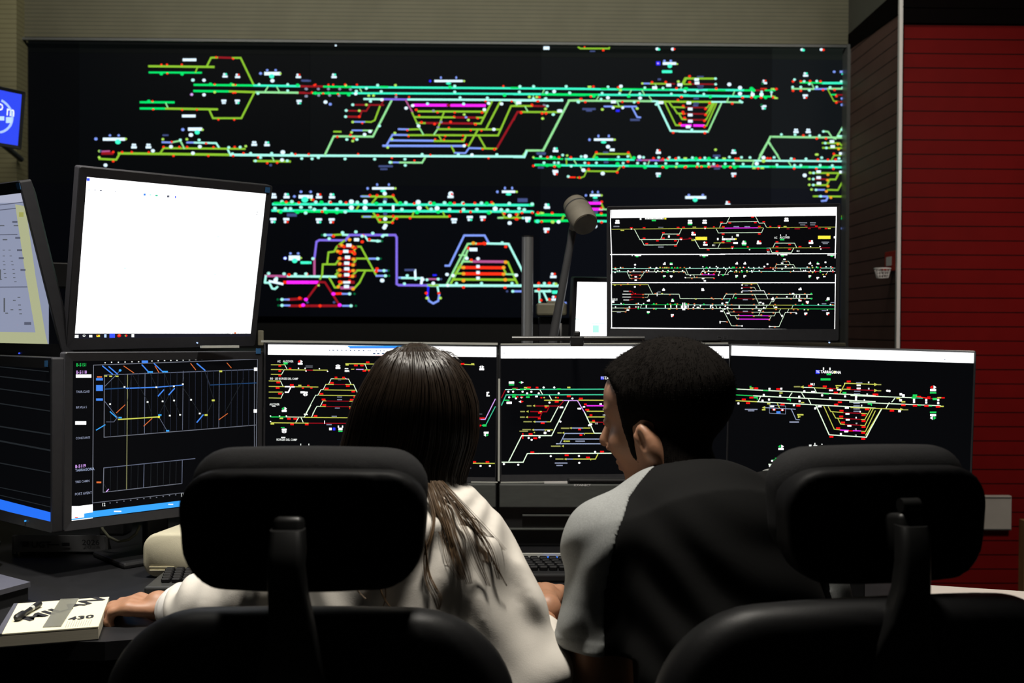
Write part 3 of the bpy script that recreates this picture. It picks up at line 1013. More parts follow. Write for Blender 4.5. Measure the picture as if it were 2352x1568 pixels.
TOPRIGHT = '''
@ 1395 465 8.711
w166 130,229 4530,175
y9 85,535 2352,510
c10 545,540 650,740 1500,735
c9 685,755 735,850 1385,845 1430,750
c9 1070,725 1110,630 1440,630 1485,530
d11 1500,738 1680,725
y9 1680,735 1745,735
c10 1745,735 1845,918 2352,916
c9 2180,530 2220,608 2352,605
c9 2245,495 2280,415 2352,415
y10 2130,808 2352,805
c8 2215,900 2255,815
r#64,24 480,505 735,503 1415,497 1525,495 1958,490 1120,604 1120,712 735,714 1000,765 1415,652 1475,712 1362,765 788,822 1362,868 2015,945 2282,395 2320,485 2315,630 2312,785
r#40,20 2130,487
d#60,30 1655,715
w.13 480,530 1955,518 1475,738
x#34,44 1232,680 665,325 2210,730
w#90,30 200,408 1655,408 1945,408 1725,643 1960,845
w.20 185,368 220,368 1632,365 1672,365 1928,362 1965,362 1705,605 1943,800
r.17 1740,605 1978,800
g#86,24 1652,438
g#84,26 930,360
x#34,14 820,322 900,322 990,322 1080,322
x#16,34 763,318 785,318 807,318 829,318 851,318 873,318 895,318 917,318 939,318 961,318 983,318 1005,318 1027,318 1049,318 1071,318 1093,318 1115,318
j#40,28 1160,322
j=  1760,685 1995,750
y#70,16 300,558 1740,492 1715,760
a#12,22 131,478 148,478 165,478 182,478 199,478 216,478 233,478
a#12,14 1026,496 1043,496 1060,496 1077,496 1094,496 1111,496
a#13,20 1026,890 1044,890 1062,890 1080,890 1098,890 1116,890
tx x 32 2095,868 ML1
x#14,40 2308,690
x#60,40 2330,735
w15 55,145 85,1075 90,1568
w15 60,1040 2352,1035
x#16,24 497,1060
x#130,24 610,1060 1950,1060
g#50,20 595,1082 1935,1085
x#16,24 1857,1060
u8 90,1320 2352,1315
g10 110,1324 150,1324
h10 1040,1316 1560,1316
u8 90,1385 400,1385
x8 400,1385 940,1385
c8 940,1382 1550,1382 1580,1445 2150,1445
c7 395,1390 450,1515 660,1515 745,1385
c7 430,1450 715,1450
c7 1570,1322 1620,1440
c7 180,1325 205,1380
c7 960,1322 935,1380
z8 1560,1505 2140,1505
c7 1725,1445 1750,1500
c7 1860,1440 1890,1380 2260,1378 2225,1440
c7 1920,1325 1945,1378 
c7 2200,1322 2170,1372
m11 1900,1445 2150,1445
d11 480,1450 650,1450
d11 480,1518 650,1518
o#34,22 485,1460 650,1455 485,1522 650,1520 695,1388 795,1392 1090,1392 1430,1390 1530,1395 840,1302 310,1302 160,1305 1690,1520 1790,1495 460,1395 1980,1385 2155,1385 1540,1300 1460,1302
r#34,22 2135,1520 1900,1425 2130,1425
w#46,24 568,1485 568,1552 1915,1520 1950,1565
w.18 555,1245 982,1310
w#52,22 1140,1232 1277,1232 1140,1470 1277,1470
w.12 1150,1205 1278,1490
g.12 1262,1210 1290,1210 1130,1492
w.12 265,1300 550,1300 860,1300 155,1332 240,1362 155,1398 415,1365 525,1362 778,1362 825,1362 1010,1362 1112,1362 1215,1362 1325,1362 1505,1362 1650,1300 1660,1458 1560,1502 1910,1285 1910,1370 1955,1405 2025,1358 2050,1295 2180,1280 2210,1300 2330,1300 2025,1425 2225,1452 975,1395 2245,1390
y.15 1055,1300 1150,1302 1190,1302 1330,1390
g.18 1290,1305 1400,1305 1200,1390 1985,1302 2315,1450
o.12 1110,1302 1230,1302 1350,1302
@ 1655 465 8.711
c9 0,415 120,415 185,280
c9 130,388 745,380
c9 700,280 770,412 875,410 915,490
m14 85,512 745,505
y9 745,508 840,505
y9 920,500 1740,495
d9 1740,495 1960,492
y9 1960,492 2305,490
c9 0,605 820,600 860,508
y9 0,808 75,808
d10 75,808 255,805
y10 0,916 230,914
g10 230,914 920,912
u9 920,912 985,908
c10 985,908 1030,1003 1415,1003 1465,908
c9 1050,895 1090,812 1480,812 1520,895
y9 1000,908 1995,905
d14 2000,908 2185,905
r#64,24 55,485 185,410 695,402 22,395 865,385 775,478 50,632 775,628 640,290 50,785 1170,472 235,888 1128,787 1128,882 1128,975 1380,840 1380,935 948,948 1588,880
r#44,20 995,478 545,888 1790,772
d#66,22 1350,525 1775,520 1980,520 1710,470
d#130,22 1535,525
r#60,24 1915,472 2110,520
y#60,16 1290,478 2175,520
w.12 1170,502 235,915 580,942 1800,880 1990,878 2005,930
w#90,34 1315,362 300,808 470,818 770,815 1808,808
w.19 1300,320 1335,320 460,780 750,778 1828,770
g.17 492,780
r.17 790,776 1785,770
g#80,22 470,848
g#84,26 160,770 1232,742
x#20,38 38,732 64,732 90,732 116,732 142,732 168,732 194,732 220,732 246,732 272,732
j#36,30 302,730
tx x 40 1182,718 ALCOVER
tx x 40 1072,722 AC
x#14,36 42,690 232,690 1200,655 1312,655
x#50,44 340,655
tx x 30 928,1002 ML1
tx x 30 1520,985 ML2
j= 1948,665 2198,730
a#12,18 1571,406 1588,406 1605,406 1622,406 1639,406 1656,406 1673,406 1690,406 1707,406 1724,406
a#12,14 1601,447 1618,447 1635,447 1652,447 1669,447 1686,447
a#12,18 1796,406 1813,406 1830,406 1847,406 1864,406 1881,406 1898,406
a#12,14 1801,447 1818,447 1835,447 1852,447 1869,447 1886,447
a#12,20 2026,793 2043,793 2060,793 2077,793 2094,793 2111,793 2128,793 2145,793 2162,793
a#12,16 2051,820 2068,820 2085,820 2102,820 2119,820 2136,820
b#9,18 266,482 280,482 294,482 308,482 322,482 336,482 350,482 364,482
b#9,18 486,482 500,482 514,482 528,482 542,482 556,482 570,482 584,482
w#40,40 2285,695
w18 2322,90 2290,1110
w15 0,1030 2310,1022
x#140,22 1265,1045 2205,1050
x#20,22 1145,1045
g#50,22 1240,1068 2225,1072
u8 0,1315 860,1312
d9 860,1312 1130,1312
c9 1090,1312 1550,1310
u8 1550,1310 2290,1310
h9 1800,1310 2000,1310
h9 240,1313 560,1313
u8 180,1378 760,1378
u8 760,1378 1450,1378
x8 1450,1378 2290,1378
h9 250,1378 560,1378
d9 1880,1380 2000,1380
c7 1085,1305 1115,1240 1460,1240 1495,1305
c7 1230,1172 1360,1172 1395,1235
c7 80,1440 140,1320
c7 130,1440 175,1375
x7 0,1440 160,1440
c7 1590,1315 1615,1375
c7 2190,1375 2220,1315
c7 2110,1440 2145,1380
c7 680,1320 650,1370
w#52,22 322,1225 485,1225 1785,1222 1948,1225 322,1465 485,1465 1785,1468 1945,1502
w.12 330,1200 490,1200 1795,1198 312,1490 470,1488 1775,1490 1935,1525
g.13 1940,1200 325,1490 1790,1490 50,1448
w#46,22 1278,1135 1232,1212 2075,1480
w.17 938,1232 875,1282 1302,1282 2098,1195
w.11 65,1300 175,1295 100,1330 205,1365 312,1362 422,1362 528,1362 622,1362 562,1295 662,1300 770,1295 775,1360 1085,1360 1458,1360 1660,1362 1700,1358 1800,1358 1878,1355 1995,1355 1733,1290 1918,1290 2110,1285 2205,1285 1830,1262 1230,1332 1050,1332 1440,1295 455,1295 2245,1352 630,1390
g.17 240,1300 270,1300 1940,1300 1995,1385 430,1385
y.14 390,1302 320,1385 530,1385 1840,1300 1842,1398 2050,1440
o.13 280,1390 380,1390 815,1390 1315,1180 1118,1230 1350,1252 1120,1305 1050,1308 1765,1300 1400,1388 1770,1390 2110,1440 1000,1300
r.13 480,1302 320,1300 2240,1298 1900,1385 2250,1385 2000,1295
@ 1395 630 8.711
w15 80,0 85,1070
w15 70,165 2352,165
w18 75,1070 2352,1090
y8 95,203 815,203
c8 815,203 910,395
c8 740,395 1435,395 1455,482 2320,485 2352,420
z8 745,458 805,458 830,400
x12 325,335 430,335
x12 305,395 475,395
x12 305,453 475,453
x12 325,512 430,512
d10 430,335 490,335 540,395 700,398
d10 475,395 560,395
d10 475,453 700,456
d10 440,512 520,500
u10 95,602 700,602
g10 700,605 1500,608
u10 1500,608 2352,612
h12 820,606 880,606
c8 95,672 460,672
d10 460,678 590,678
u9 660,675 1280,678
c9 1280,680 2352,684
z8 95,740 370,742 400,680
c7 660,670 685,610
c8 2165,615 2195,680
c8 1850,670 1880,612
c9 2310,690 2352,780
x9 2260,942 2352,942
o#36,24 270,212 655,212 715,402 715,462 960,382 410,188 1250,405 360,680 365,750 440,682 980,588 930,690 1225,690 1390,690 1620,690 1720,690 1930,692 2105,692 2120,492 2085,468 2295,490 580,588 1260,592 1400,590 1740,590 2105,595 1620,590
y#36,20 150,212 1095,382 1770,492 1245,690
g.16 930,588 970,690 620,680 1205,595 1355,598 1580,592 1930,598 325,598
r.12 455,338 490,400 560,385
w.17 550,250 2300,580
w#56,26 1125,312 1910,315 820,528 1305,532 820,752 1300,808
w.13 1125,288 1895,290 1915,290 835,508 1300,500 1290,838
g.13 1318,502 822,775 810,775
r.12 1315,838
w.12 275,580 620,580 725,585 165,650 440,650 572,650 620,650
w#18,52 778,640 1160,640 1270,640 1385,640 1615,640 2065,640
w#50,60 1500,655 1560,655
x#60,150 1528,640
J#16,110 1528,620
w.12 1745,625 1720,660 1800,660 1820,660 2095,625 2110,660 1860,625 2255,658
tx x 40 100,520 REUS
x#60,50 110,545
k#60,30 1035,350
w#12,70 995,398
w#46,24 412,714 2285,735
w.12 2255,942 2255,968
A#80,16 230,758
@ 1655 630 8.711
w15 0,165 2290,165
w18 2300,0 2285,1105
w18 0,1090 2290,1108
y10 430,188 735,185
c8 735,185 800,315
d10 445,258 590,258
z8 590,258 675,258 712,318
x9 430,328 870,326 950,490
c8 60,480 110,395 1835,400
c8 680,405 775,605
c8 240,480 275,400
d10 340,485 640,490
u8 0,488 200,485
z8 640,488 1000,490
c8 980,605 1010,545 1060,545 1095,475 1835,478
t9 135,600 195,485
c10 0,612 970,615
y9 970,615 1440,615
t10 1440,615 2285,622
c10 0,684 900,686
y9 900,686 1540,688
g9 1540,690 2285,692
c9 45,695 220,1028 300,1028
x9 300,1028 440,1030
z8 135,690 165,752 290,752
d10 290,752 620,752
c8 620,755 1165,758 1200,690
c8 170,755 200,822 1075,828 1105,765
c8 290,830 325,893 980,900 1015,835
m13 380,824 640,824
m13 840,826 980,828
m15 380,893 970,896
c8 760,815 825,690
c8 895,690 930,620
c8 1055,622 1080,680
c8 1425,680 1450,618
c8 1335,755 1365,692
c9 1175,755 1230,850
c9 1110,1045 1170,1042 1295,760
x9 1295,760 1515,760
c8 1455,460 1480,400
x9 980,1042 1110,1042
x9 0,942 140,945
o#36,24 118,382 300,386 638,410 968,384 1385,384 1685,384 1125,452 655,498 1410,488 1685,488 220,605 668,602 1090,602 1500,602 228,692 640,698 1110,700 1460,704 1548,704 265,740 640,766 850,740 1058,770 360,808 815,808 665,838 975,838 358,880 975,912 325,1018 1085,1055 130,950 618,202 610,270 615,342 30,498 1405,775 2245,608 95,605
g.18 300,470 1815,385 1640,602 1815,485
y.14 1750,708
w.18 35,580 852,582
w#46,24 1450,384 795,562 125,562 1108,655 775,718 145,778 25,735
w.14 430,212 425,275 425,352 1325,450 1955,602 2200,602 430,1030 980,1042 1515,780 715,652 865,665 95,635 140,662 85,690
w#20,50 372,650 1515,440 1578,440 1727,440 1048,480
w#46,40 1040,495
w#24,40 1230,830
w#60,28 1590,300 1588,525 1735,548 2150,498 1705,778 2145,772
w.13 1600,275 1570,505 1742,575 2140,470 2165,470 1692,802 2132,802
r.11 1612,512 1718,575 1715,805 2155,802
x.12 2135,712 1675,706
A#100,18 495,505 495,738 505,330
k#60,24 515,218
A#90,16 2070,588 2070,722 2245,562
g#50,14 2120,525
'''
LEFTMAIN = '''
@ 600 790 9.8
w228 220,124 5300,178
s= 1950,38 3600,68
l= 1985,66 3600,98
e#22,18 1610,138 1710,138 1815,138 1910,140 2015,140 2110,142 2210,144 2310,145 2410,146
y16 225,465 530,465
c14 530,468 580,555
y16 225,572 490,572
y16 225,680 460,682
c14 460,682 520,572
y16 520,575 1010,582
d20 1010,585 1170,588
y16 1170,585 1490,585
y16 175,828 435,830
c14 435,830 490,945
y16 175,952 1280,965
y16 175,1078 480,1078
w26 540,957 640,957
w26 690,962 745,962
w26 540,1080 610,1082 665,970
y16 175,1210 445,1215
c14 445,1215 500,1098
r#70,34 420,494 420,605 420,712 650,548 1685,748 1855,752
r#100,40 385,862 370,985 425,1113 690,920 1590,872 1475,998 1355,1117 1405,1245 1420,1370 1950,943 2075,1067 2120,1190 2040,1250 2025,1445 2130,478
r#60,26 1060,930 940,990 1130,990
y#70,30 870,930
c14 1000,1568 1225,1150 1275,1150 1345,1025 1395,1025 1455,905 1515,905 1575,780 1630,778
y16 1640,780 1965,785
c15 1965,785 2020,895
y16 1455,905 1640,908
d16 1640,908 1900,910
y16 1900,908 2080,910
c15 2080,910 2185,1135
y16 1420,1030 2130,1038
y16 1300,1150 2170,1160
d16 1460,1280 1990,1285
y16 1390,1275 1460,1278
y16 1990,1285 2110,1285
c14 1160,1568 1255,1400 1330,1400 1390,1280
y16 1330,1402 1460,1405
d16 1460,1405 1980,1410
y16 1980,1410 2070,1410
p14 1890,765 1935,790
g#96,46 550,432
tx x 46 492,408 ALCOVER
tx x 46 365,408 AC
tx x 44 312,795 LES BORGES DEL CAMP
tx x 44 200,795 BO
tx x 44 190,1375 ALCOVER
x#80,20 285,1395
ar r w 2.5 880,390
ar w w 2.5 1728,488
AR w w 2.5 995,1140
w#100,44 935,1084
ar g w 2.5 520,1447
w.14 840,545 990,545 1310,553 1010,605 1495,612
k#160,20 1080,490 1080,520
A#110,18 1765,1190 1765,1250 1715,1438
k#70,30 1765,800
y16 1900,440 2352,440
y#70,30 1935,466
r#60,40 2265,480
p18 2140,568 2300,570
x#90,30 1925,600
x#80,24 1920,552
y#70,16 2060,565
@ 600 780 4.2
e#10,9 660,102 700,102 740,102 780,103 820,103 860,104 900,104 940,105 985,105 1050,106 1110,107 1150,107 1185,107
e#24,12 1090,133 1130,133 1175,133
r#100,5 1140,148
tx x 18 805,310 REUS
r#40,16 1027,217 912,247 972,247 995,300 1050,300
y7 815,232 1090,234
c6 1000,235 1020,280
y6 1000,290 1060,290
g8 90,744 240,744
z8 240,744 415,746
y8 415,748 860,752
y8 95,800 460,804
d8 460,804 850,806
c7 335,795 360,752
c7 385,752 405,795
c8 415,745 430,718
c8 430,720 478,630
c7 487,745 525,660
r#40,18 268,762 328,762 525,735 440,816 298,815
y#34,14 195,757 108,810
w.6 90,735 178,735 243,735 90,788 418,718 442,720
w#6,30 612,795
A#50,9 705,738 655,818
ar g w 1.1 222,664
AR w w 1.1 222,888
g#36,8 208,846
g#40,12 765,882
x#40,24 765,860
x#12,22 745,838 785,838
x#26,24 668,860
n#24,26 703,860
tx x 20 148,972 BORGES DEL CAMP
x#40,10 213,942
x#7,18 382,1010 460,1010
y7 1925,235 2055,242
r#40,18 1943,232
y#30,14 2040,234
ar w w 1.1 2127,262
x#34,12 2188,540
w.7 2180,510 2192,508 2180,525
p8 2100,768 2160,768 2258,572
t8 2130,825 2165,825 2258,645
r#70,12 2130,755
d#60,10 2095,770
r#80,18 2090,826
d#50,8 2090,838
g#36,20 2155,826
w.9 2092,788 2092,855
AR w g 1.1 2170,918
k#30,9 2117,716
y9 2045,1190 2250,1192
r#34,16 2058,1177
r#40,16 2182,1177
w.9 2116,1216 2206,1216
k#40,14 2005,1187 2005,1237
'''
CENTMAIN = '''
@ 1130 780 4.126
w= 85,62 2260,176
d8 90,550 128,472 180,470
u8 128,472 450,470
t9 90,620 135,522
t10 135,522 1160,520
t10 450,470 1160,468
c8 455,475 478,515
c8 543,528 565,570
y9 497,573 670,574
p8 670,575 810,576
y9 820,572 1100,574
m11 900,625 1130,625
d9 415,627 640,628
d9 365,680 520,682
d9 345,733 455,733
d8 640,628 680,578
d8 520,680 543,632
d8 455,730 475,688
y9 455,680 470,680
y9 500,627 535,627
b9 410,777 520,777
y8 520,777 555,777
c8 555,775 630,632
b9 400,853 500,853
y8 500,853 575,853
c9 160,1150 282,908 565,908 728,580
p8 810,576 878,690
c9 878,690 970,885 1065,885 1100,800
y8 900,677 1135,677
y8 905,731 1150,731
d8 975,780 1130,783
y8 925,780 975,780
y8 1065,885 1110,820
b9 760,836 860,836
y8 865,836 930,836
b9 690,887 870,887
y8 880,886 965,886
b8 645,982 690,890
b9 675,940 1070,940
b9 610,985 1140,985
c9 95,1160 295,1160 335,1078 1130,1075
b9 700,1130 770,1130
y9 770,1130 980,1130 1003,1085
c7 1085,860 1145,730
r#44,17 350,452 728,535 613,587 842,557 903,663 366,893 410,933 382,1065 708,1094 910,1115 1043,1060 480,790
r#30,17 427,453 512,640 450,692 448,745 885,612 938,714 962,767 1107,690 1095,742 1068,795 830,849 843,902
d#60,12 220,458
r#20,14 468,548 625,548 240,542
r#26,12 285,542
g#40,14 210,468 285,470 340,468 635,468 210,522 290,522 360,522
g#34,16 208,540 340,543
g#50,10 185,427 140,573
w.9 155,492 200,492 290,492 373,492 333,507 443,507 163,545 227,555 280,545 490,452 590,452 632,507 545,595 762,557 648,775 348,930 376,948 450,923 557,1102 824,1100 827,1166 113,1177 249,1184 977,1062 920,810 940,800
w#24,14 422,537 538,862
w#24,20 503,882
w#34,14 658,640 828,652
w#50,20 185,405 163,597
w#22,12 1030,609 872,635
y#30,14 318,454 728,452
y.7 495,547 605,547
tl y 1.0 398,625 336,679 330,733 400,776 388,853 745,836 675,882 684,960 670,1007 695,1130
tl y 0.7 400,878
f#44,11 352,626 290,680 288,733
f#80,11 338,776 328,851
f#80,10 300,866
f#76,12 692,838
f#40,12 640,882
f#90,12 605,1008
f#76,12 640,1130
y#40,11 718,960
tx x 16 1048,665 108
tx x 16 1048,720 110
tx x 16 975,800 112
A#90,11 835,960
A#120,11 655,1168
A#60,11 640,1190
tl g 1.1 265,404
tr w 1.1 287,404
tl w 1.1 265,586
tr r 1.1 287,586
n#30,28 1045,362
tx x 22 1033,372 TC
tx w 28 1066,375 TARRAGONA
x#8,20 1127,338
r10 292,888 292,935
y6 505,860 515,852
tl w .3 615,985
y6 875,900 880,886
y6 935,1140 940,1130
g#40,18 2305,466
c10 2320,466 2400,466
t10 2295,522 2400,522
y9 2293,576 2400,578
w.9 2335,602
e#8,6 115,125
'''
RIGHTMAIN = '''
@ 1660 780 3.399
w79 92,85 1938,142
e#10,6 1733,152
@ 1670 820 6.909
c15 100,503 2352,610
g17 100,503 160,506
g17 575,527 650,531
g17 1535,578 1615,583
g17 2070,606 2145,610
c15 410,612 2352,705
g15 108,597 410,612
y16 108,688 480,706
c14 480,706 2352,808
c13 495,700 530,628
c13 985,630 1030,565
c13 1185,570 1230,640
c13 1290,662 1330,745
y13 795,730 830,803
b11 605,800 1085,825
b11 1020,828 1095,990 1150,993
c13 1210,478 1380,483
y13 1380,485 1575,492
d13 1575,495 1740,500
c12 1385,490 1420,565
y14 1785,580 1875,412 2352,432
y14 1820,508 1960,508
d14 1960,512 2352,528
c16 1410,765 1620,1230 2210,1270 2352,985
y13 1535,775 1700,1142 1795,1152
m17 1795,1155 1930,1162
r17 1930,1168 2000,1170
m17 2000,1165 2120,1170
y13 2120,1172 2195,1178 2352,850
y13 1605,785 1645,862 1845,878
d14 1845,880 2130,890
y13 2130,892 2220,896
y13 1675,880 1722,965 1845,972
d14 1845,972 2130,988
y13 2130,988 2185,988 2285,812
y13 1760,978 1800,1060 1870,1066
d14 1870,1066 2120,1080
y13 2120,1080 2185,1085 2320,815
r#76,30 462,493 812,507 385,640 265,670 332,728 880,750 1130,770 1318,453 1550,463 1725,562 1930,386 1930,484 1790,715 1730,752 1815,848 1810,940 1838,1035 1762,1125 1655,1262 2160,1295 2160,1200 2165,1108 2165,1014 2165,920 2220,826 2340,590
r#66,26 745,832 877,838
r.14 1640,500
w#30,30 672,502 860,500 582,600 842,612 665,672 562,690 180,732 1060,760 1150,698 1398,812 1225,542 1145,628 1508,605 1635,650 1872,622 2047,632 2045,668 1805,1218
w.14 745,832 877,838
w#62,24 1650,525 1775,515 1365,548 1467,782 1900,805 1910,900 1915,992 1940,1088 1890,1178 2087,447 2087,495 715,780
g#60,30 1862,568
g#30,16 372,465
y#60,22 388,490
g#66,24 455,640 2265,738
g#60,22 980,668
g#14,24 1003,690 480,665 2290,760
y#50,18 855,568 660,738 1198,720
tx w 34 1322,442 ML2
n#2,2 1430,235
n#60,60 1435,234
tx w 40 1412,250 TC
tx w 46 1482,252 TARRAGONA
j#36,36 1708,238
x#20,38 1530,182 1632,185
g#72,26 1615,272
g#156,34 1562,352
tl y 2.4 1190,473
tr y 2.2 1750,485
tl y 2.2 582,798
tr y 2.2 1145,945
f#100,18 1110,468
y#90,18 1765,452
y#54,22 580,833
y#100,22 1162,912
A#200,16 382,828
A#100,16 382,850
A#150,22 1065,1028
l#66,34 815,875
b5 670,760 930,775 928,902 672,888 670,760
A#100,14 2095,406 2065,540 2060,580 2055,732 2055,770 2055,820 2055,858
x#20,26 2246,400 2248,500 2222,588 2178,682 2135,768 2112,865 2047,960
tx x 26 2035,1062 10
tx x 26 2025,1155 12
tx x 26 2025,1248 14
ar g w 2.0 855,1415
x#40,36 1320,1405
x#16,40 1393,1380
x#60,16 1400,1402
x.10 1505,1380
@ 1660 780 3.399
c7 950,340 955,340
y7 960,340 1190,348
y7 1190,348 1190,349
d7 980,388 1190,396
tr y 1.3 1195,349 1195,396
f#30,8 1222,350 1222,398
c7 1000,435 1480,452
t7 1480,452 1560,456
r8 1510,442 1620,460
d7 1620,460 1720,452
c7 990,485 1700,515
y7 1000,528 1390,543
tr y 1.2 1398,543
f#40,8 1428,546
c7 1275,533 1300,490
c7 1320,485 1345,455
y7 1115,745 1240,535
c7 1118,762 1240,540
r#40,16 1197,428 1410,510 1320,553 1127,542 1500,514 1590,516 1680,522
r#30,10 1535,443 1610,447 1720,453
w#20,18 1390,425 1410,435 1388,472 1380,556
w.9 1300,400 1285,398
w#16,16 1493,467 1493,486 1588,470 1588,490 1682,470 1682,494
g#34,16 1500,435 1655,462 1490,452
g#26,8 1535,512 1620,517
y#30,10 1690,452 1710,520 1370,458 1410,484
ar r w 1.1 1642,370
g#50,12 1642,414
AR w g 1.1 1642,610
g#50,12 1642,566
g8 410,925 480,925
r#30,10 440,925
g6 385,940 450,930
w.8 385,945 438,948
c9 360,972 425,976
w.9 370,985
r#22,9 410,988
'''
CHART = '''
@ 0 780 3.484
16 748,203 2060,155 2050,860
16 748,203 740,1310
15 740,1305 1480,1222
26 835,282 2045,237
16 835,282 832,780 2045,682
26 830,1025 1560,950
16 830,1025 825,1220 1450,1150
37 1020,280 1012,1195
25 1160,265 1155,748
24 1465,250 1460,720
24 1755,245 1750,700
14 2035,240 2035,860
v3 890,280 885,775
v3 945,275 942,770
v3 1000,275 998,765
v3 1050,272 1048,760
v3 1105,270 1102,755
v3 1212,265 1208,745
v3 1264,262 1260,740
v3 1315,260 1312,735
v3 1366,258 1362,730
v3 1416,255 1412,725
v3 1515,250 1510,715
v3 1564,248 1560,712
v3 1612,246 1610,708
v3 1660,245 1658,705
v3 1708,244 1705,702
v3 1805,242 1800,700
v3 1852,242 1848,695
v3 1900,240 1896,692
v3 1945,240 1940,690
v3 1990,238 1988,688
i4 885,1025 880,1215
i4 940,1020 936,1208
i4 1050,1010 1046,1190
i4 1105,1005 1100,1185
25 1152,998 1148,1180
i4 1208,990 1204,1175
i4 1260,985 1256,1170
i4 1310,978 1306,1165
i4 1360,972 1356,1158
i4 1410,968 1406,1152
25 1458,965 1455,1148
e9 838,395 1010,385
l9 1010,388 1250,380
l7 1250,380 1465,362
e6 1680,362 2050,345
v6 1640,260 1680,362
y9 945,638 1270,617
25 835,490 945,630
25 835,375 910,300 960,245
i4 1020,490 1050,300
i4 940,300 1000,380
i4 1060,280 1180,490 1215,600
i4 1190,250 1255,385 1360,610
i4 1310,250 1390,485 1440,600
i4 1470,300 1460,380 1530,480 1600,590
i4 1640,260 1710,480
i4 1650,600 1710,480
24 1270,617 1340,735
i4 1270,600 1390,370
i4 1800,580 1950,310
25 850,657 910,657 940,620
i4 830,1150 860,1205
s8 880,575 930,620
s8 770,722 840,680
l9 820,210 900,275
l9 870,215 940,275
l9 1135,200 1190,260
l9 1265,450 1310,400
l9 1350,440 1395,390
l9 1575,660 1625,600
l8 1232,190 1300,255
l9 1575,190 1640,245
o6 990,210 1070,265
o6 930,585 1000,520
o6 1150,690 1215,630
o6 1525,190 1565,240
o5 1815,185 1850,225
o6 1240,210 1270,260
o5 1750,640 1820,590
s.10 960,245
s#44,12 1200,258 1320,255
s#26,12 960,623 1278,602 1340,728
x#14,12 995,378 1250,380 1390,372 1462,355 1300,492 1392,486 1358,607 1440,600 1528,480 1597,590 880,515 1180,498
j.9 1270,617
y#24,14 1705,485 1648,602 1765,252
o#50,12 795,297
o#46,16 790,1140
l#54,20 795,316 795,372 795,386
l#54,18 795,400 795,478
y#24,10 935,292 885,292 845,290
w#124,26 668,290
w#88,28 645,665
w#26,26 2045,236 2042,570
x#10,8 840,184 892,180 946,180 1000,178 1055,176 1108,176 1215,170 1265,168 1316,166 1366,165 1415,164 1465,162 1515,160 1565,158 1613,156 1662,155 1710,154 1758,152 1805,151 1850,150 1898,148 1942,148 1990,146 2035,144
1#10,8 880,1305 935,1300 990,1290 1045,1283 1098,1276 1150,1270 1202,1265 1252,1260 1305,1252 1355,1246 1405,1240
l#50,20 1158,176
tx g 26 608,213 B-5151
tx p 26 608,272 B-5118
tx p 26 600,1026 B-5119
tx b 22 600,1055 TARRAGONA
tx A 18 608,425 TARR.CLASI
tx A 18 606,550 BIF.VILA S
tx A 18 604,797 CONSTANTI
tx A 18 600,1147 TRES CAMIN
tx A 20 598,1245 PORT AVENT
tx x 26 812,1332 12
tx x 26 1443,1256 13
p8 850,1215 868,1195
w= 560,1330 742,1400
w= 562,1390 742,1448
'''
# ================================================================ setting
def wall(name, mb, m): return tag(mb.build(name, m), kind='structure')
M_floor = pmat('dark_floor', (.02, .02, .021), .5, var=.3, vscale=6)
M_soffit = slatmat('slatted_bulkhead', (.20, .19, .135), (.11, .11, .085), .0168, .0026, 'Z', rough=.4)
M_beige = slatmat('beige_slatted_wall', (.36, .33, .19), (.22, .2, .11), .02, .003, 'Z', rough=.5)
zg = P(2200, 552.5, 3.68)[2]
M_red = slatmat('red_panelling', (.16, .0045, .0045), (.008, .001, .001), .0532, .0042, 'Z', rough=.6, phase=-(zg+50) % .0532+.0021)
M_brown = slatmat('brown_panelling', (.135, .075, .064), (.012, .008, .008), .0532, .0042, 'Z', rough=.6, phase=-(zg+50) % .0532+.0021)
for m_ in (M_red, M_brown, M_soffit): m_.node_tree.nodes['Principled BSDF'].inputs['Specular IOR Level'].default_value = .08
M_header_shadow = pmat('dark_header_and_shadow', (.002, .001, .001), .8, spec=.05, var=.3)  # alcove header colour, also paints the shadow on the upper red wall
M_alu = pmat('brushed_aluminium', (.42, .43, .44), .4, .7, var=.15, vscale=60, aniso=(1, 1, .05))
M_greytrim = pmat('grey_trim', (.16, .165, .165), .5, .3, var=.1)
M_white = pmat('white_metal', (.78, .76, .74), .35, var=.05)
M_black = pmat('black_plastic', (.012, .012, .013), .45, var=.3, vscale=80)
M_blackm = pmat('black_matte', (.006, .006, .007), .7, var=.3)
M_blackp = pmat('charcoal_casing', (.028, .028, .032), .42, var=.2, vscale=90)
M_sidegrey = pmat('grey_casing_side', (.07, .068, .08), .5, var=.15, vscale=90)
YW = 4.3; YR = 3.68
XR = P(1941, 500, YW)[0]; XC = P(2065, 500, YR)[0]
wall('floor', MB().box((0.2, 1.6, -0.03), (9, 8, .06)), M_floor)
zs = P(1000, 93, 4.27)[2]
wall('wall_back_upper', MB().box((-.4, 4.30, (zs+3.05)/2), (2*XR+.8-.002, .06, 3.05-zs)), M_soffit)
wall('ceiling', MB().box((.2, 1.4, 3.1), (9, 6.6, .1)), pmat('dark_ceiling', (.08, .08, .075), .7, var=.1))
wall('wall_back', MB().box((-.3, 4.62, 1.5), (7.5, .1, 3.1)), M_blackm)
xl = P(38, 260, 4.2)[0]
wall('wall_left', MB().box((xl-.7, 4.28, 1.5), (1.4, .16, 3.0)), M_beige)
wall('wall_right', MB().box((XC+1.612, YR+.05, 1.53), (3.2, .1, 3.04)), M_red)
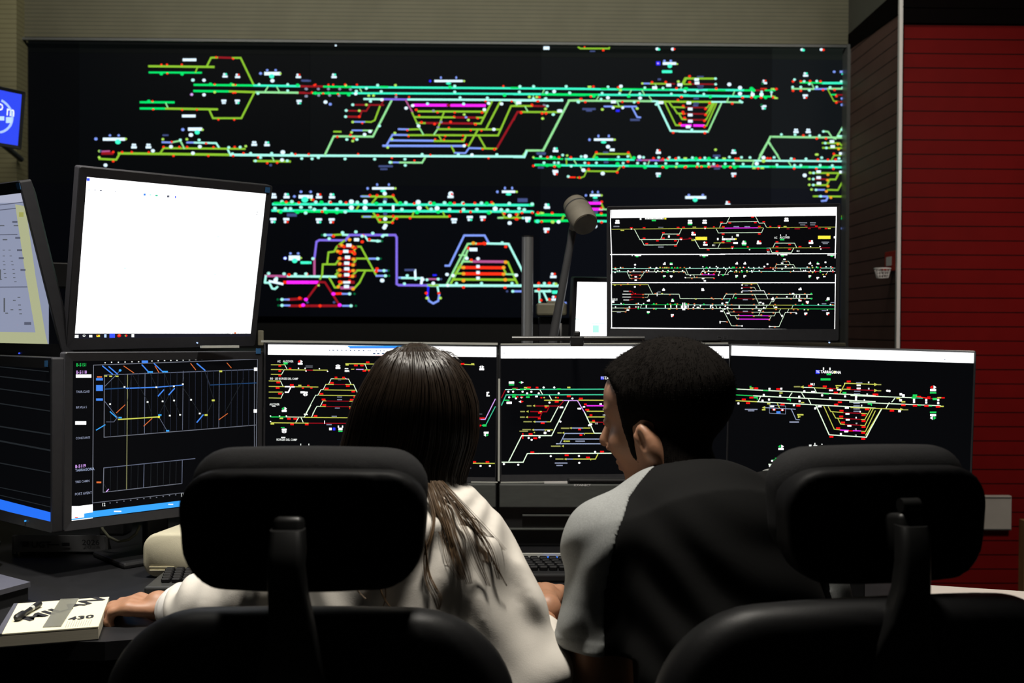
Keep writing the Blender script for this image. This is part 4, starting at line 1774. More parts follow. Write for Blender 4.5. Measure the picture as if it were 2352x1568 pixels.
wall('wall_alcove', MB().add([(XC+.003, YR, 0), (XR+.003, YW+.3, 0), (XR+.003, YW+.3, 3.05), (XC+.003, YR, 3.05), (XC+.06, YR+.12, 0), (XR+.06, YW+.3, 0), (XR+.06, YW+.3, 3.05), (XC+.06, YR+.12, 3.05)],
     [(0, 1, 2, 3), (4, 7, 6, 5), (0, 4, 5, 1), (1, 5, 6, 2), (2, 6, 7, 3), (3, 7, 4, 0)]), M_brown)
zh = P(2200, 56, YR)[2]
wall('shadow_band', MB().box((XC+1.6, YR-.006, (zh+3.04)/2), (3.2, .014, 3.04-zh)).box((XC+1.6, YR-.009, P(2200, 20, YR)[2]), (3.2, .016, .004)), M_header_shadow)  # dark band painted for the lamp's cutoff shadow on the red wall
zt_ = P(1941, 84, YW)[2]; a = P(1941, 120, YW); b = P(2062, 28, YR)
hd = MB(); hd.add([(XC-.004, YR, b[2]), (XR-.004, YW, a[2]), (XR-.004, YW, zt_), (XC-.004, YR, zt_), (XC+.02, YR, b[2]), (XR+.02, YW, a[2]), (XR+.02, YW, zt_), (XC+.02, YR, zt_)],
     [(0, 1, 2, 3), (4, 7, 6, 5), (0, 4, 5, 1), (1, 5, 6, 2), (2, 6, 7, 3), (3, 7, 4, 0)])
wall('trim_2', hd, M_header_shadow)
wall('wall_alcove_upper', MB().add([(XC-.003, YR, zt_), (XR-.003, YW, zt_), (XR-.003, YW, 3.05), (XC-.003, YR, 3.05), (XC+.02, YR, zt_), (XR+.02, YW, zt_), (XR+.02, YW, 3.05), (XC+.02, YR, 3.05)],
     [(0, 1, 2, 3), (4, 7, 6, 5), (0, 4, 5, 1), (1, 5, 6, 2), (2, 6, 7, 3), (3, 7, 4, 0)]), pmat('dim_grey_paint', (.10, .10, .085), .6, var=.1))
wall('trim_3', MB().box((P(2064.5, 500, YR-.01)[0], YR-.008, 1.5), (.0135, .016, 3.0), bev=.002), M_white)
wall('trim_4', MB().box((-.35, YW-.04, P(1000, 98.5, YW-.04)[2]), (2*XR+.7, .02, .010)), M_greytrim)
wall('trim_5', MB().box((P(1942, 500, YW-.03)[0], YW-.03, (1.1+P(1942, 106, YW-.03)[2])/2), (.017, .06, P(1942, 106, YW-.03)[2]-1.1)), M_greytrim)
wall('trim_6', MB().box((P(2352, 1300, YR-.02)[0], YR-.02, .27), (.02, .04, .54)), pmat('tan_wood_edge', (.25, .17, .07), .5, var=.2))
wall('baseboard_back', MB().box((-.35, YW+.06, .63), (2*XR+.9, .12, 1.26)), M_blackm)

# ---------------------------------------------------------------- wall of display panels
rw = root('video_wall', (0, YW, 1.26), 'huge dark video wall of joined panels showing coloured railway track diagrams', 'video wall')
c0 = np.array([0, YW, 1.9]); ux = np.array([1., 0, 0]); uz = np.array([0, 0, 1.])
xs = [P(v, 400, YW)[0] for v in (36, 181.5, 711.5, 1241.5, 1771.5, 1937)]
zz = [P(1141, v, YW)[2]-1.9 for v in (729, 428, 130, 100)]
tiles = [(xs[i]+.0006, xs[i+1]-.0006, zz[j]+.0006, zz[j+1]-.0006) for j in range(3) for i in range(5)]
sw = Scr(c0, ux, uz, 4, 2, tiles); sw.dk = .84; sw.load(WALLTXT); sw.load(WALLTXT2)
sw.el = [e for e in sw.el]
backs = []
for j, lv in enumerate((.55, .8, 1.15)):
    for i, f in enumerate((.3, .6, .9, 1.5, 2.6)):
        backs.append(emat('panel_black_level', (.0024*lv*f+.0004, .0032*lv*f+.0005, .0030*f+.0008), 1.0))
sw.build('display_panel', backs, rw, depth=.03)

# ================================================================ monitors
def frame3(TL, TR, phi):
    u = TR-TL; wd = np.linalg.norm(u); u = u/wd; Z = np.array([0, 0, 1.])
    v0 = -(Z-(Z@u)*u); v0 /= np.linalg.norm(v0); n = np.cross(v0, u); n = -n if n[1] > 0 else n
    t = math.radians(phi); v = math.cos(t)*v0-math.sin(t)*n     # top leans towards the viewer for phi > 0
    nn = np.cross(u, -v); 
    return u, v, nn, wd
def hgt(TL, v, yb):
    lo, hi = .05, .8
    for _ in range(50):
        m_ = (lo+hi)/2
        if proj(TL+v*m_)[1] < yb: lo = m_
        else: hi = m_
    return lo
def monitor(name, label, TL, TR, phi, yb, txt, bez, group=None, backs=None, casing=None, depth=.035, led=None, sticker=None, foot=True, deskz=.74, cat='monitor', text=None, trims=(), sidem=None, yb_right=False, fb=0.0):
    u, v, n, wd = frame3(TL, TR, phi); h = hgt(TR if yb_right else TL, v, yb)
    c = TL+u*wd/2+v*h/2; up = -v
    base = c.copy()+(-n)*.06; base[2] = deskz
    r = root(name, base, label, cat, group or ('monitors on and above the control desk' if cat == 'monitor' else None))
    l_, r_, t_, b_ = bez
    R3 = np.stack([u, -n, up], 1)            # local x right, y away from viewer, z up
    def Wp(x, y, z): return c+R3@np.array([x, y, z])
    # casing: rounded bezel frame and rear housing
    mb = MB(); ow, oh = wd+l_+r_, h+t_+b_; ox, oz = (r_-l_)/2, (t_-b_)/2
    def ring(w_, h_, y, rad): return [Wp(ox+p[0], y, oz+p[1]) for p in rrect(w_, h_, rad, 4)]
    inner = [Wp(p[0], -.0012, p[1]) for p in rrect(wd, h, .0008, 4)]
    inner2 = [Wp(p[0], .002, p[1]) for p in rrect(wd, h, .0008, 4)]
    mb.loft([inner2, inner, ring(ow-.003, oh-.003, -.004, .004), ring(ow, oh, -.0025, .005)], cap=False)
    mb.cur = 1
    mb.loft([ring(ow, oh, -.0025, .005), ring(ow, oh, depth*.6, .005), ring(ow*.97, oh*.96, depth*.8, .02), ring(ow*.62, oh*.6, depth+.012, .03)], cap='back')
    cs = mb.build('casing', [casing or M_blackp, sidem or casing or M_blackp], r, auto=40)
    s = Scr(c, u, up, wd, h)
    if txt: s.load(txt)
    s.build('screen', [backs or SCRBLACK], r)
    if led is not None:
        col, lx, ly = led; p = onplane(lx, ly, c+n*.004, n)
        MB().tube([p-n*.003, p+n*.0015], .0016, 8).build('power_light', EM(col), cs)
    if sticker is not None:
        p = onplane(sticker[0], sticker[1], c+n*.004, n)
        MB().box(p+n*.0006, (.012, .0012, .012), R3).build('sticker', M_sticker, cs)
    for (x0, x1, y, hh, mat) in trims:       # bright strips along the casing edge, in photo pixels
        p0 = onplane(x0, y, c+n*.0045, n); p1 = onplane(x1, y, c+n*.0045, n)
        MB().box((p0+p1)/2, (np.linalg.norm(p1-p0), .004, hh), R3).build('edge_strip', mat, cs)
    if text is not None:
        s2 = Scr(c+n*.0042, u, up, 2, 2); s2.text(*text); mats = text[0]
        mb = MB()
        for (_, pl, _) in s2.el: mb.add([s2.o+s2.ux*p[0]+s2.uy*p[1]+n*.0004 for p in pl], [tuple(range(len(pl)))])
        mb.build('lettering', pmat('grey_letters', (.05, .05, .055), .4), cs)
    if foot:
        st = MB(); q = c-n*(depth+.02)
        if fb: st.box(q-n*fb/2, (.04, fb, .04), R3, bev=.004); q = q-n*fb
        fy = -n*np.array([1, 1, 0]); fy /= np.linalg.norm(fy); fx = np.array([fy[1], -fy[0], 0])
        Rb = np.stack([fx, fy, [0, 0, 1]], 1)
        st.box((q[0]+fy[0]*.02, q[1]+fy[1]*.02, (q[2]+deskz)/2), (.05, .03, q[2]-deskz), Rb, bev=.006)
        st.box(q+fy*.0, (.10, .045, .10), R3, bev=.008)
        st.box((q[0]+fy[0]*.01, q[1]+fy[1]*.01, deskz+.006), (.22, .16, .012), Rb, bev=.005)
        st.build('stand', M_black, r)
    return r, c, u, up, n
SCRBLACK = emat('screen_black', (.0016, .0018, .0024), 1.0)
SCRWHITE = emat('screen_white', (.97, .98, 1.0), 1.9)
M_sticker = pmat('blue_sticker', (.03, .12, .28), .5, var=.3, vscale=300)
M_silver = pmat('pale_edge', (.62, .63, .58), .45, .2, var=.1)

# pair at centre left (left edge nearer to the viewer)
WHITEPC = '''
@ 0 380 3.484
Q= 592,1344 2018,1392
S#24,22 705,112
X#14,8 712,196
A#10,6 760,196
H#16,8 806,200
A#8,5 922,210
l#18,16 1156,232
u#14,12 1202,234
t#20,12 1252,240
H#18,16 1345,247
S#8,18 1403,252
u#18,5 1745,570 1000,820 1720,870
X#16,4 1705,985 1705,1050
H#8,6 2058,372 2055,392
x#32,24 612,1366
x#26,20 725,1364
x.10 672,1360
k.6 672,1358
j#28,18 785,1362
r#10,10 780,1358
X#18,26 842,1362
S#44,34 897,1360
r.14 953,1360
o.7 953,1356
r.10 1008,1360
g.5 1002,1362
x#22,26 1062,1360
S#44,4 897,1384 1062,1382 953,1384
x#10,8 1790,1338
x#18,12 1820,1338
x.9 1850,1338
o#18,16 1880,1338
x#34,10 1920,1337
x#20,16 1968,1336
'''
TL = P(199, 406, 2.0); TR = P(611, 445, 2.27)
monitor('monitor', 'tilted monitor with a blank white window, above the train graph monitor', TL, TR, 13.5, 778, WHITEPC, (.017, .013, .02, .024), backs=SCRWHITE,
        led=('X', 453, 787), sticker=(614, 436), sidem=M_sidegrey, deskz=1.185, foot=False)
TL = P(167, 829, 2.0); TR = P(593, 824.5, 2.29)
monitor('monitor', 'dark monitor showing a thin-lined train time graph under the white monitor', TL, TR, 0, 1195.6, CHART+'''
s52 562,1418 1480,1306 2120,1228
w66 590,1368 722,1350
w40 580,1412 660,1402
x#60,10 940,1372
x#40,8 1365,1316
r#30,8 610,1420
''', (.017, .013, .018, .02), sticker=(593, 806), sidem=M_sidegrey)
# mounting pole that carries the two pairs
up_ = np.array([math.cos(.0), 0, 0])
# pair at the far left edge (right edge nearer)
def leftpair(name, label, px, py, yaw, phi, yb, w_, txt, bez, **k):
    TRp = P(px, py, 1.98); a_ = math.radians(yaw); u = np.array([math.cos(a_), -math.sin(a_), 0])
    return monitor(name, label, TRp-u*w_, TRp, phi, yb, txt, bez, yb_right=True, **k)
DOC = '''
@ 0 400 3.732
A= -400,150 420,1480
4= -400,140 230,245
H4 -300,300 205,238
H4 -300,340 215,283
F86 182,310 262,860 352,1385
F60 -400,1400 380,1415
f#40,40 185,345
H#44,16 130,408 155,545 170,650 185,718 200,820
k#40,10 140,440 20,440 45,560
k#20,6 35,650 85,650 35,700 95,700 35,745 105,745 40,775 110,775 40,815 118,815 45,850 122,850 50,885 125,885 10,900 135,920
k#24,8 125,1080 170,1120 60,1190 105,1160 180,1195 175,1160 165,1055
H4 -300,970 235,965
H4 -300,525 150,515
H#60,24 240,1278
r#2,2 150,1290
k#14,120 40,1120
k#12,90 5,860
k#30,6 -60,650 -60,700 -60,750 -60,800 -60,850
'''
leftpair('monitor', 'half-cut monitor at the left photo edge showing a pale spreadsheet document', 49, 443, 34, 15, 790, .389, DOC, (.017, .010, .024, .03), backs=SCRBLACK,
         led=('S', 44.5, 811), sticker=(43, 428), foot=False, deskz=1.185)
GRID = '''
@ 0 800 3.564
i3 -300,120 400,190
i4 -300,195 405,275
i4 -300,290 405,385
i4 -300,405 410,512
i5 -300,590 425,705
i6 -300,700 435,838
i4 -300,880 440,1020
i3 -300,1075 445,1228
i3 -300,1130 450,1305
'''
r_, c_, u_, v_, n_ = leftpair('monitor', 'very dim dark monitor with a blue bottom bar, under the spreadsheet monitor', 117, 846, 38, 0, 1197.5, .40, GRID+'''
q46 455,1395 -500,1142
''', (.017, .012, .022, .022), led=('s', 58, 1196), sticker=(107, 835), foot=False)
# centre row
CLt = dict(group=None)
monitor('monitor', 'wide monitor behind the long dark hair, showing a track diagram and white bar', P(611, 790.7, 2.29), P(1140, 796.7, 2.29), 0, 1091, LEFTMAIN, (.004, .003, .004, .014), deskz=.887,
        depth=.03, trims=((600, 1143, 786.5, .005, M_silver), (1082, 1143, 1107, .0025, M_silver)))
rcc_ = monitor('monitor', 'wide middle monitor showing a track diagram, behind the face turned left', P(1150.6, 795, 2.29), P(1673.6, 792.6, 2.29), 0, 1090, CENTMAIN, (.004, .004, .004, .016), deskz=.887,
        depth=.03, trims=((1150, 1672, 789, .003, M_silver), (1150, 1250, 1107, .0025, M_silver), (1250, 1420, 1107, .005, M_white)))  # whiter stretch of the lower strip paints in the lamp's reflection
MB().box(P(1146, 987, 2.283), (.0045, .004, .235)).build('side_strip', M_silver, rcc_[0])
monitor('monitor', 'wide rightmost monitor before the red wall, showing a trapezoid track diagram', P(1680, 793.2, 2.27), P(2237, 809.4, 2.17), 0, 1090, RIGHTMAIN, (.004, .004, .004, .016), depth=.03)
monitor('monitor', 'raised monitor with three stacked track diagrams framed in white', P(1401.5, 481.5, 2.33), P(1922, 475, 2.27), 3, 755.5, TOPRIGHT, (.008, .009, .008, .028),
        depth=.03, text=('A', 9, 1646, 779.5, 'DELL', 3, .01, 1.4), led=('X', 1905, 786.5), deskz=1.181, fb=.18)
SMALL = '''
@ 1160 440 4.127
u#40,8 685,1206
u#130,8 880,1250
u#60,70 860,1300
X#10,8 930,990 900,1065
'''
monitor('small_monitor', 'small white screen half hidden between the lamp arm and the raised monitor', P(1326, 647, 2.62), P(1480, 649, 2.66), 8, 775, SMALL, (.012, .01, .012, .012), backs=SCRWHITE, deskz=1.181)

# ================================================================ console furniture
M_desk = pmat('dark_grey_desktop', (.013, .013, .0145), .42, spec=.3, var=.25, vscale=40, bump=.05, bscale=400)
DZ = .74
def prism(mb, pts, z0, z1):
    n = len(pts); V = [(p[0], p[1], z1) for p in pts]+[(p[0], p[1], z0) for p in pts]
    F = [tuple(range(n)), tuple(range(n, 2*n))[::-1]]+[(i, i+n, (i+1) % n+n, (i+1) % n) for i in range(n)]
    return mb.add(V, F)
ar2 = sum  # keep polygons counter-clockwise
rd = root('control_desk', (-.2, 2.1, 0), 'long dark grey control desk carrying the monitors and keyboards', 'desk')
dpts = [(-1.75, 1.585), (-.62, 1.585), (-.5, 1.62), (-.42, 1.74), (.62, 1.74), (.8, 1.76), (.8, 2.75), (-1.75, 2.75)]
prism(MB(), dpts, DZ-.03, DZ).build('desktop', M_desk, rd)
for x, y in ((-1.6, 2.1), (.72, 2.3)):
    MB().box((x, y, .355), (.06, .8, .71), bev=.004).build('side_panel', M_blackm, rd)
MB().box((-.45, 2.6, .4), (2.2, .02, .6)).build('back_panel', M_blackm, rd)
tag(MB().box((.0, 2.70, .96), (1.5, .46, .44), bev=.004).build('equipment_cabinet', M_blackm), 'low black equipment cabinet behind the row of monitors', 'cabinet')
# control units under the centre monitors
def unit(x0, x1, label):
    a = P(x0, 1110, 2.27); b = P(x1, 1110, 2.27); Y = 2.27; xm = (a[0]+b[0])/2; wd = b[0]-a[0]
    zt = P(1200, 1111, Y)[2]; z1 = P(1200, 1166, Y)[2]; z2 = P(1200, 1184, Y)[2]; z3 = P(1200, 1215, Y)[2]
    r = root('control_unit', (xm, Y+.06, DZ), label, 'control unit', 'control units under the centre monitors')
    MB().box((xm, Y+.107, (DZ+zt)/2-.002), (wd, .19, zt-DZ-.006), bev=.004).build('body', M_black, r)
    MB().box((xm, Y+.005, (zt+z1)/2), (wd-.004, .014, zt-z1), bev=.003).build('upper_panel', M_unitgrey, r)
    MB().box((xm+.02, Y+.006, z2), (wd-.07, .012, .004), bev=.001).build('slot_lip', M_unitgrey, r)
    MB().box((xm, Y+.004, z3), (wd-.03, .014, .0025)).build('edge_strip', M_unitgrey, r)
    return r, xm, Y
M_unitgrey = pmat('unit_grey', (.075, .08, .075), .45, var=.2, vscale=40, aniso=(1, 1, 4))
unit(640, 1141, 'grey fronted control unit under the monitor behind the long dark hair')
ru, xm, yu = unit(1145, 1520, 'grey fronted control unit with white lettering under the middle monitor')
s2 = Scr(np.array([xm, yu-.0024, 1.]), ux, uz, 1, 1); s2.text('x', 4.8, 1318, 1116, 'ICONNECT', 3, .02, 1.1)
mb = MB()
for (_, pl, _) in s2.el: mb.add([s2.o+s2.ux*p[0]+s2.uy*p[1]-np.array([0, .0004, 0]) for p in pl], [tuple(range(len(pl)))])
mb.build('lettering', pmat('white_letters', (.75, .75, .75), .4), ru)

# keyboards
M_key = pmat('black_keys', (.006, .006, .007), .6, spec=.2, var=.2); M_kbody = pmat('keyboard_body', (.035, .036, .036), .4, var=.2)
def keyboard(cx, cy, rz, label, wd=.44, bodym=None, led=None):
    r = root('keyboard', (cx, cy, DZ), label, 'keyboard', 'keyboards on the control desk')
    Mz = rotz(rz)
    MB().box(np.array([cx, cy, DZ+.009]), (wd, .15, .016), Mz, bev=.004).build('body', bodym or M_kbody, r)
    if led:
        MB().box(np.array([cx, cy, DZ+.018])+Mz@np.array([led, .067, 0]), (.03, .006, .002), Mz).build('light_bar', EM('q'), r)
    proto = MB().box(np.array([cx, cy, DZ+.021])+Mz@np.array([-wd*.46, .04, 0]), (.0165, .0165, .009), Mz, bev=.002, seg=1).build('key', M_key, r)
    for j in range(5):
        for i in range(int(wd*.92/.0195)):
            if i == j == 0: continue
            k = proto.copy(); COL.objects.link(k); k.parent = r
            k.location = Vector(proto.location)+Vector(Mz@np.array([i*.0195+(.004*j if j else 0), -j*.0195, 0]))
    return r
xk = onz(345, 1355, DZ)[0]
keyboard(xk+.185, 1.935, .03, 'dark keyboard beside the hand at left, below the cream box', .37)
xk2 = P(1262, 1330, 2.0)[0]
keyboard(xk2+.02, 2.03, 0, 'black keyboard with a small blue light between the two people', .36, M_black, led=-.013)
tag(MB().box((xk2+.02, 2.112, DZ+.012), (.36, .006, .022)).build('ledge_strip', M_silver), 'thin grey ledge behind the keyboard between the two people', 'ledge')

# steel pole, rail with clamp, desk lamp
Yp = 2.52; a = P(1212, 545, Yp); b = P(1212, 772, Yp)
rp = root('steel_pole', (a[0], Yp, 1.18), 'upright brushed steel pole left of the desk lamp', 'pole')
MB().tube([(a[0], Yp, 1.18), (a[0], Yp, a[2])], .0148, 28).build('shaft', M_alu, rp, auto=40)
MB().tube([(a[0], Yp, a[2]), (a[0], Yp, a[2]+.004)], .0144, 28).build('cap', M_black, rp)
Yb = 2.2; a = P(1176, 777, Yb); b = P(1480, 777, Yb); c = P(1325, 777, Yb)
rr = root('mounting_rail', ((a[0]+b[0])/2, Yb, a[2]), 'dark horizontal tube above the middle monitor below the lamp', 'rail')
MB().tube([a, b], .0055, 14).build('tube', pmat('dark_steel', (.09, .09, .09), .35, .8), rr, auto=40)
MB().box(c+np.array([0, 0, -.006]), (.030, .016, .022), bev=.003).box(c+np.array([0, 0, .01]), (.014, .012, .012), bev=.003).box(c+np.array([0, .035, -.006]), (.012, .07, .008)).build('clamp', M_black, rr)
Yl = 2.57; base = P(1268, 790, Yl); tip = P(1316, 525, Yl-.03); el = P(1310, 560, Yl-.03)
M_lamp = pmat('beige_lamp', (.34, .31, .25), .5, var=.35, vscale=25)
M_lampdk = pmat('lamp_arm_grey', (.10, .10, .105), .45, var=.2)
rl = root('desk_lamp', (base[0], Yl, 1.18), 'desk lamp with a beige cylinder head on a thin slanted grey arm', 'lamp')
MB().tube([(base[0], Yl, 1.18), (base[0], Yl, 1.2)], .05, 24).build('base', M_lampdk, rl, auto=40)
MB().tube([(base[0], Yl, 1.2), base, el, tip+np.array([0, 0, .0])], [.012, .012, .0095, .011], 12).build('arm', M_lampdk, rl, auto=40)
hc = P(1332, 492, Yl-.05); ax = np.array([.22, -.62, -.55]); ax /= np.linalg.norm(ax)
hb = MB(); hb.tube([hc-ax*.052, hc-ax*.05, hc-ax*.044, hc-ax*.02, hc+ax*.03, hc+ax*.045, hc+ax*.047, hc+ax*.044, hc+ax*.0, hc-ax*.01], [.006, .022, .030, .0335, .034, .031, .029, .027, .024, .004], 28)
lh_ = hb.build('lamp_head', M_lamp, rl, auto=35)
MB().tube([hc-ax*.023, hc-ax*.019], .0342, 28, cap=False).build('seam_ring', M_lampdk, lh_)
q = hc-ax*.04+np.array([0, 0, .02])
MB().tube([q+np.array([-.008, 0, .004]), q+np.array([.004, -.006, .006]), q+np.array([.012, -.016, -.002])], .0035, 8).build('switch', M_black, lh_)
MB().tube([tip, hc-ax*.0+np.array([-.014, .0, -.026])], .011, 10).build('joint', M_lamp, rl)
# beige device and its cable behind the pole
Yd = 2.78; a = P(1232, 694, Yd); b = P(1300, 694, Yd)
M_dev = pmat('beige_plastic', (.30, .28, .20), .5, var=.3, vscale=30)
dv = root('beige_device', ((a[0]+b[0])/2, Yd, 1.18), 'blurred beige box device behind the steel pole and lamp arm', 'device')
MB().box(((a[0]+b[0])/2, Yd, a[2]-.02), (b[0]-a[0], .08, .035), bev=.006).box(((a[0]+b[0])/2+.012, Yd-.01, a[2]-.004), (.05, .05, .012), roty(.12), bev=.003).build('body', M_dev, dv)
MB().box(((a[0]+b[0])/2-.01, Yd+.01, (1.18+a[2]-.04)/2), (.05, .05, a[2]-.04-1.18), bev=.004).build('foot', M_blackp, dv)
a = P(1288, 742, Yd-.12); tag(MB().tube([a, (a[0]+.002, a[1], 1.18)], .003, 8).build('cable_stub', M_white), 'short white upright cable at the foot of the lamp arm', 'cable')
# beige bars seen between the monitor rows
def strip(x0, x1, y, Y, hh, m, label, nm='gap_strip'):
    a = P(x0, y, Y); b = P(x1, y, Y)
    return tag(MB().box((a+b)/2, (b[0]-a[0], .015, hh), bev=.001).build(nm, m), label, 'bar')
strip(1742, 1940, 790.5, 2.42, .008, M_dev, 'thin beige bar under the raised monitor above the rightmost monitor')
a = P(599, 776, 2.36)
tag(MB().box(a, (.012, .012, .036), bev=.002).build('corner_bracket', M_dev), 'small beige bracket at the lower right corner of the white monitor', 'bracket')
a = P(505, 796, 2.2); tag(MB().box(a, (.085, .01, .005), rotz(.65)).build('gap_strip', M_silver), 'thin pale strip standing for the reflection between the white and train graph monitors', 'bar')  # pale strip modelled in place of a reflection in the gap
rm = root('mounting_post', (-.92, 2.45, DZ), 'black upright post carrying the two stacked monitor pairs at left', 'monitor mount')
MB().box((-.92, 2.42, 1.08), (.06, .06, .68), bev=.006).build('post', M_black, rm)
for xx, yy, zt in ((-.72, 2.26, 1.38), (-1.12, 2.3, 1.38)):
    MB().box(((xx-.92)/2, (yy+2.42)/2, 1.37) if False else (np.array([(xx-.92)/2, (yy+2.42)/2, 1.36])), (.28, .04, .06), rotz(-.55 if xx > -.92 else .55), bev=.004).build('arm', M_black, rm)

# wall items at right
a = P(2235, 1137, YR-.012); b = P(2320, 1217, YR-.012)
rs = root('wall_cover_box', ((a[0]+b[0])/2, YR, b[2]), 'pale grey box cover on the red wall behind the right headrest', 'wall box')
MB().box(((a[0]+b[0])/2, YR-.012, (a[2]+b[2])/2), (b[0]-a[0], .022, a[2]-b[2]), bev=.003).build('cover', pmat('pale_grey_cover', (.42, .40, .36), .4, var=.15, vscale=12), rs)
MB().box(((a[0]+b[0])/2, YR-.0245, a[2]-.006), (b[0]-a[0]-.006, .003, .002)).box(((a[0]+b[0])/2, YR-.0245, b[2]+.006), (b[0]-a[0]-.006, .003, .002)).build('groove', M_greytrim, rs)
rh = root('toy_basketball_hoop', P(2048, 618, 3.75), 'tiny toy basketball hoop with white net on the dark wall by the corner', 'toy hoop')
hc = P(2027, 617, 3.72)
rg = MB(); ring = [hc+np.array([.029*math.cos(t), .029*math.sin(t), 0]) for t in np.linspace(0, 2*math.pi, 29)]
rg.tube(ring, .0028, 6, cap=False); rim_ = rg.build('rim', M_white, rh, smooth=True)
nt_ = MB()
for k in range(14):
    t = 2*math.pi*k/14
    nt_.tube([hc+np.array([.029*math.cos(t), .029*math.sin(t), 0]), hc+np.array([.020*math.cos(t), .020*math.sin(t), -.034])], .0012, 5)
for (rr_, zz_) in ((.0262, -.011), (.0232, -.022), (.020, -.034)):
    nt_.tube([hc+np.array([rr_*math.cos(t), rr_*math.sin(t), zz_]) for t in np.linspace(0, 2*math.pi, 25)], .0011, 5, cap=False)
nt_.build('net', M_white, rim_)
bc = P(2049, 600, 3.745); xw = XC+(XR-XC)*(3.745-YR)/(YW-YR)
M_hoopred = pmat('hoop_red', (.42, .03, .015), .45)
MB().box((xw-.006, 3.745, bc[2]), (.006, .10, .075), bev=.002).box((xw-.02, 3.735, hc[2]), (.045, .012, .008)).build('backboard', M_hoopred, rh)
MB().box((xw-.0105, 3.75, bc[2]+.0), (.003, .05, .034), bev=.001).build('backboard_label', M_white, rh)

# side table at right
rt = root('side_table', (1.2, 1.95, 0), 'white topped side table behind the right chair back', 'table')
tp = [onz(2116, 1357, DZ+.01), onz(2150, 1376, DZ+.01), onz(2700, 1424, DZ+.01), onz(2700, 1380, DZ+.01), onz(2116, 1342, DZ+.01)]
prism(MB(), [(p[0], p[1]) for p in tp], DZ-.018, DZ+.01).build('tabletop', pmat('white_laminate', (.72, .66, .60), .4, var=.06), rt)
for (x, y) in ((.93, 1.9), (1.5, 1.75), (1.5, 1.86)):
    MB().tube([(x, y, 0), (x, y, DZ-.018)], .016, 10).build('leg', M_black, rt)
a = onz(1956, 1374, DZ)
rb = root('black_holder_box', (a[0], a[1], DZ), 'small open black box on the desk behind the right chair', 'box')
MB().box((a[0], a[1]+.0, DZ+.018), (.040, .035, .036), rotz(-.08), bev=.003).build('body', M_black, rb)
MB().box((a[0], a[1]-.017, DZ+.0365), (.040, .002, .0015), rotz(-.08)).build('rim', M_silver, rb)

# small display at the upper left
ck = MB(); TRp = P(50, 217, 3.4); u = np.array([.56, .828, 0]); 
CLK = '''
@ 0 180 5.227
tx x 118 70,440 m
tx x 118 -30,375 p
X#70,70 105,500
X#60,50 20,480
'''
rk, ckc, cku, ckv, ckn = monitor('clock_display', 'small bright blue clock screen cut by the left photo edge', TRp-u*.26, TRp, 8, 305, CLK, (.012, .012, .012, .012), backs=emat('clock_blue', (.035, .075, .95), 1.0),
        casing=M_greytrim, depth=.03, foot=False, cat='clock', deskz=1.6)
s2 = Scr(ckc, cku, ckv, .26, .14); mb = MB(); hh = .062
for t in np.linspace(-1.2, 1.25, 34):
    p0 = np.array([.045+hh*math.cos(t), hh*math.sin(t)*.95]); p1 = np.array([.045+(hh-.008)*math.cos(t), (hh-.008)*math.sin(t)*.95]); d = np.array([-math.sin(t), math.cos(t)])*.0016
    mb.add([ckc+cku*p[0]+ckv*p[1]+ckn*.0012 for p in (p1-d, p0-d, p0+d, p1+d)], [(0, 1, 2, 3)])
mb.build('dial_ring', EM('X'), rk)
MB().tube([ckc-ckn*.03, ckc-ckn*.06+np.array([-.05, .1, 0]), (ckc[0]-.3, 4.2, ckc[2])], .012, 10).build('wall_arm', M_greytrim, rk)

# ================================================================ things on the left desk
# wrapped stack of paper towels
M_cream = pmat('cream_paper', (.52, .48, .35), .7, var=.08, vscale=60, bump=.15, bscale=900)
tb = MB(); Y0 = 1.99; c0_ = P(387, 1282, Y0); prof = rrect(.103, .088, .030, 7)
for (dy, sc, dx) in ((-.004, .86, 0), (0, .97, 0), (.006, 1.0, .001), (.14, 1.0, .03), (.148, .97, .031), (.152, .85, .031)):
    tb.loft if False else None
rings = [[(c0_[0]+dx+p[0]*sc, Y0+dy, DZ+.045+p[1]*sc*(1 if p[1] < 0 else 1-.0)) for p in prof] for (dy, sc, dx) in ((-.004, .88, 0), (0, .97, 0), (.006, 1.0, .001), (.14, 1.0, .03), (.148, .97, .031), (.152, .85, .031))]
tb.loft(rings)
rtb = root('paper_towel_pack', (c0_[0], Y0+.07, DZ), 'cream rounded pack of folded paper towels under the train graph monitor', 'paper pack')
tb.build('pack', M_cream, rtb, auto=50)
MB().box((c0_[0]-.012, Y0-.0045, DZ+.023), (.05, .0012, .001)).box((c0_[0]-.016, Y0-.0045, DZ+.0165), (.04, .0012, .001)).build('crease', pmat('crease', (.75, .7, .52), .7), rtb)
# cable loop
Yc = 2.15; pts = [P(x, y, Yc) for x, y in ((228, 1195), (236, 1216), (250, 1233), (272, 1243), (295, 1239), (312, 1226), (322, 1205))]
tag(MB().tube(pts, .0032, 8).build('cable', pmat('grey_cable', (.16, .16, .11), .5), smooth=True), 'grey cable hanging in a loop under the train graph monitor', 'cable')
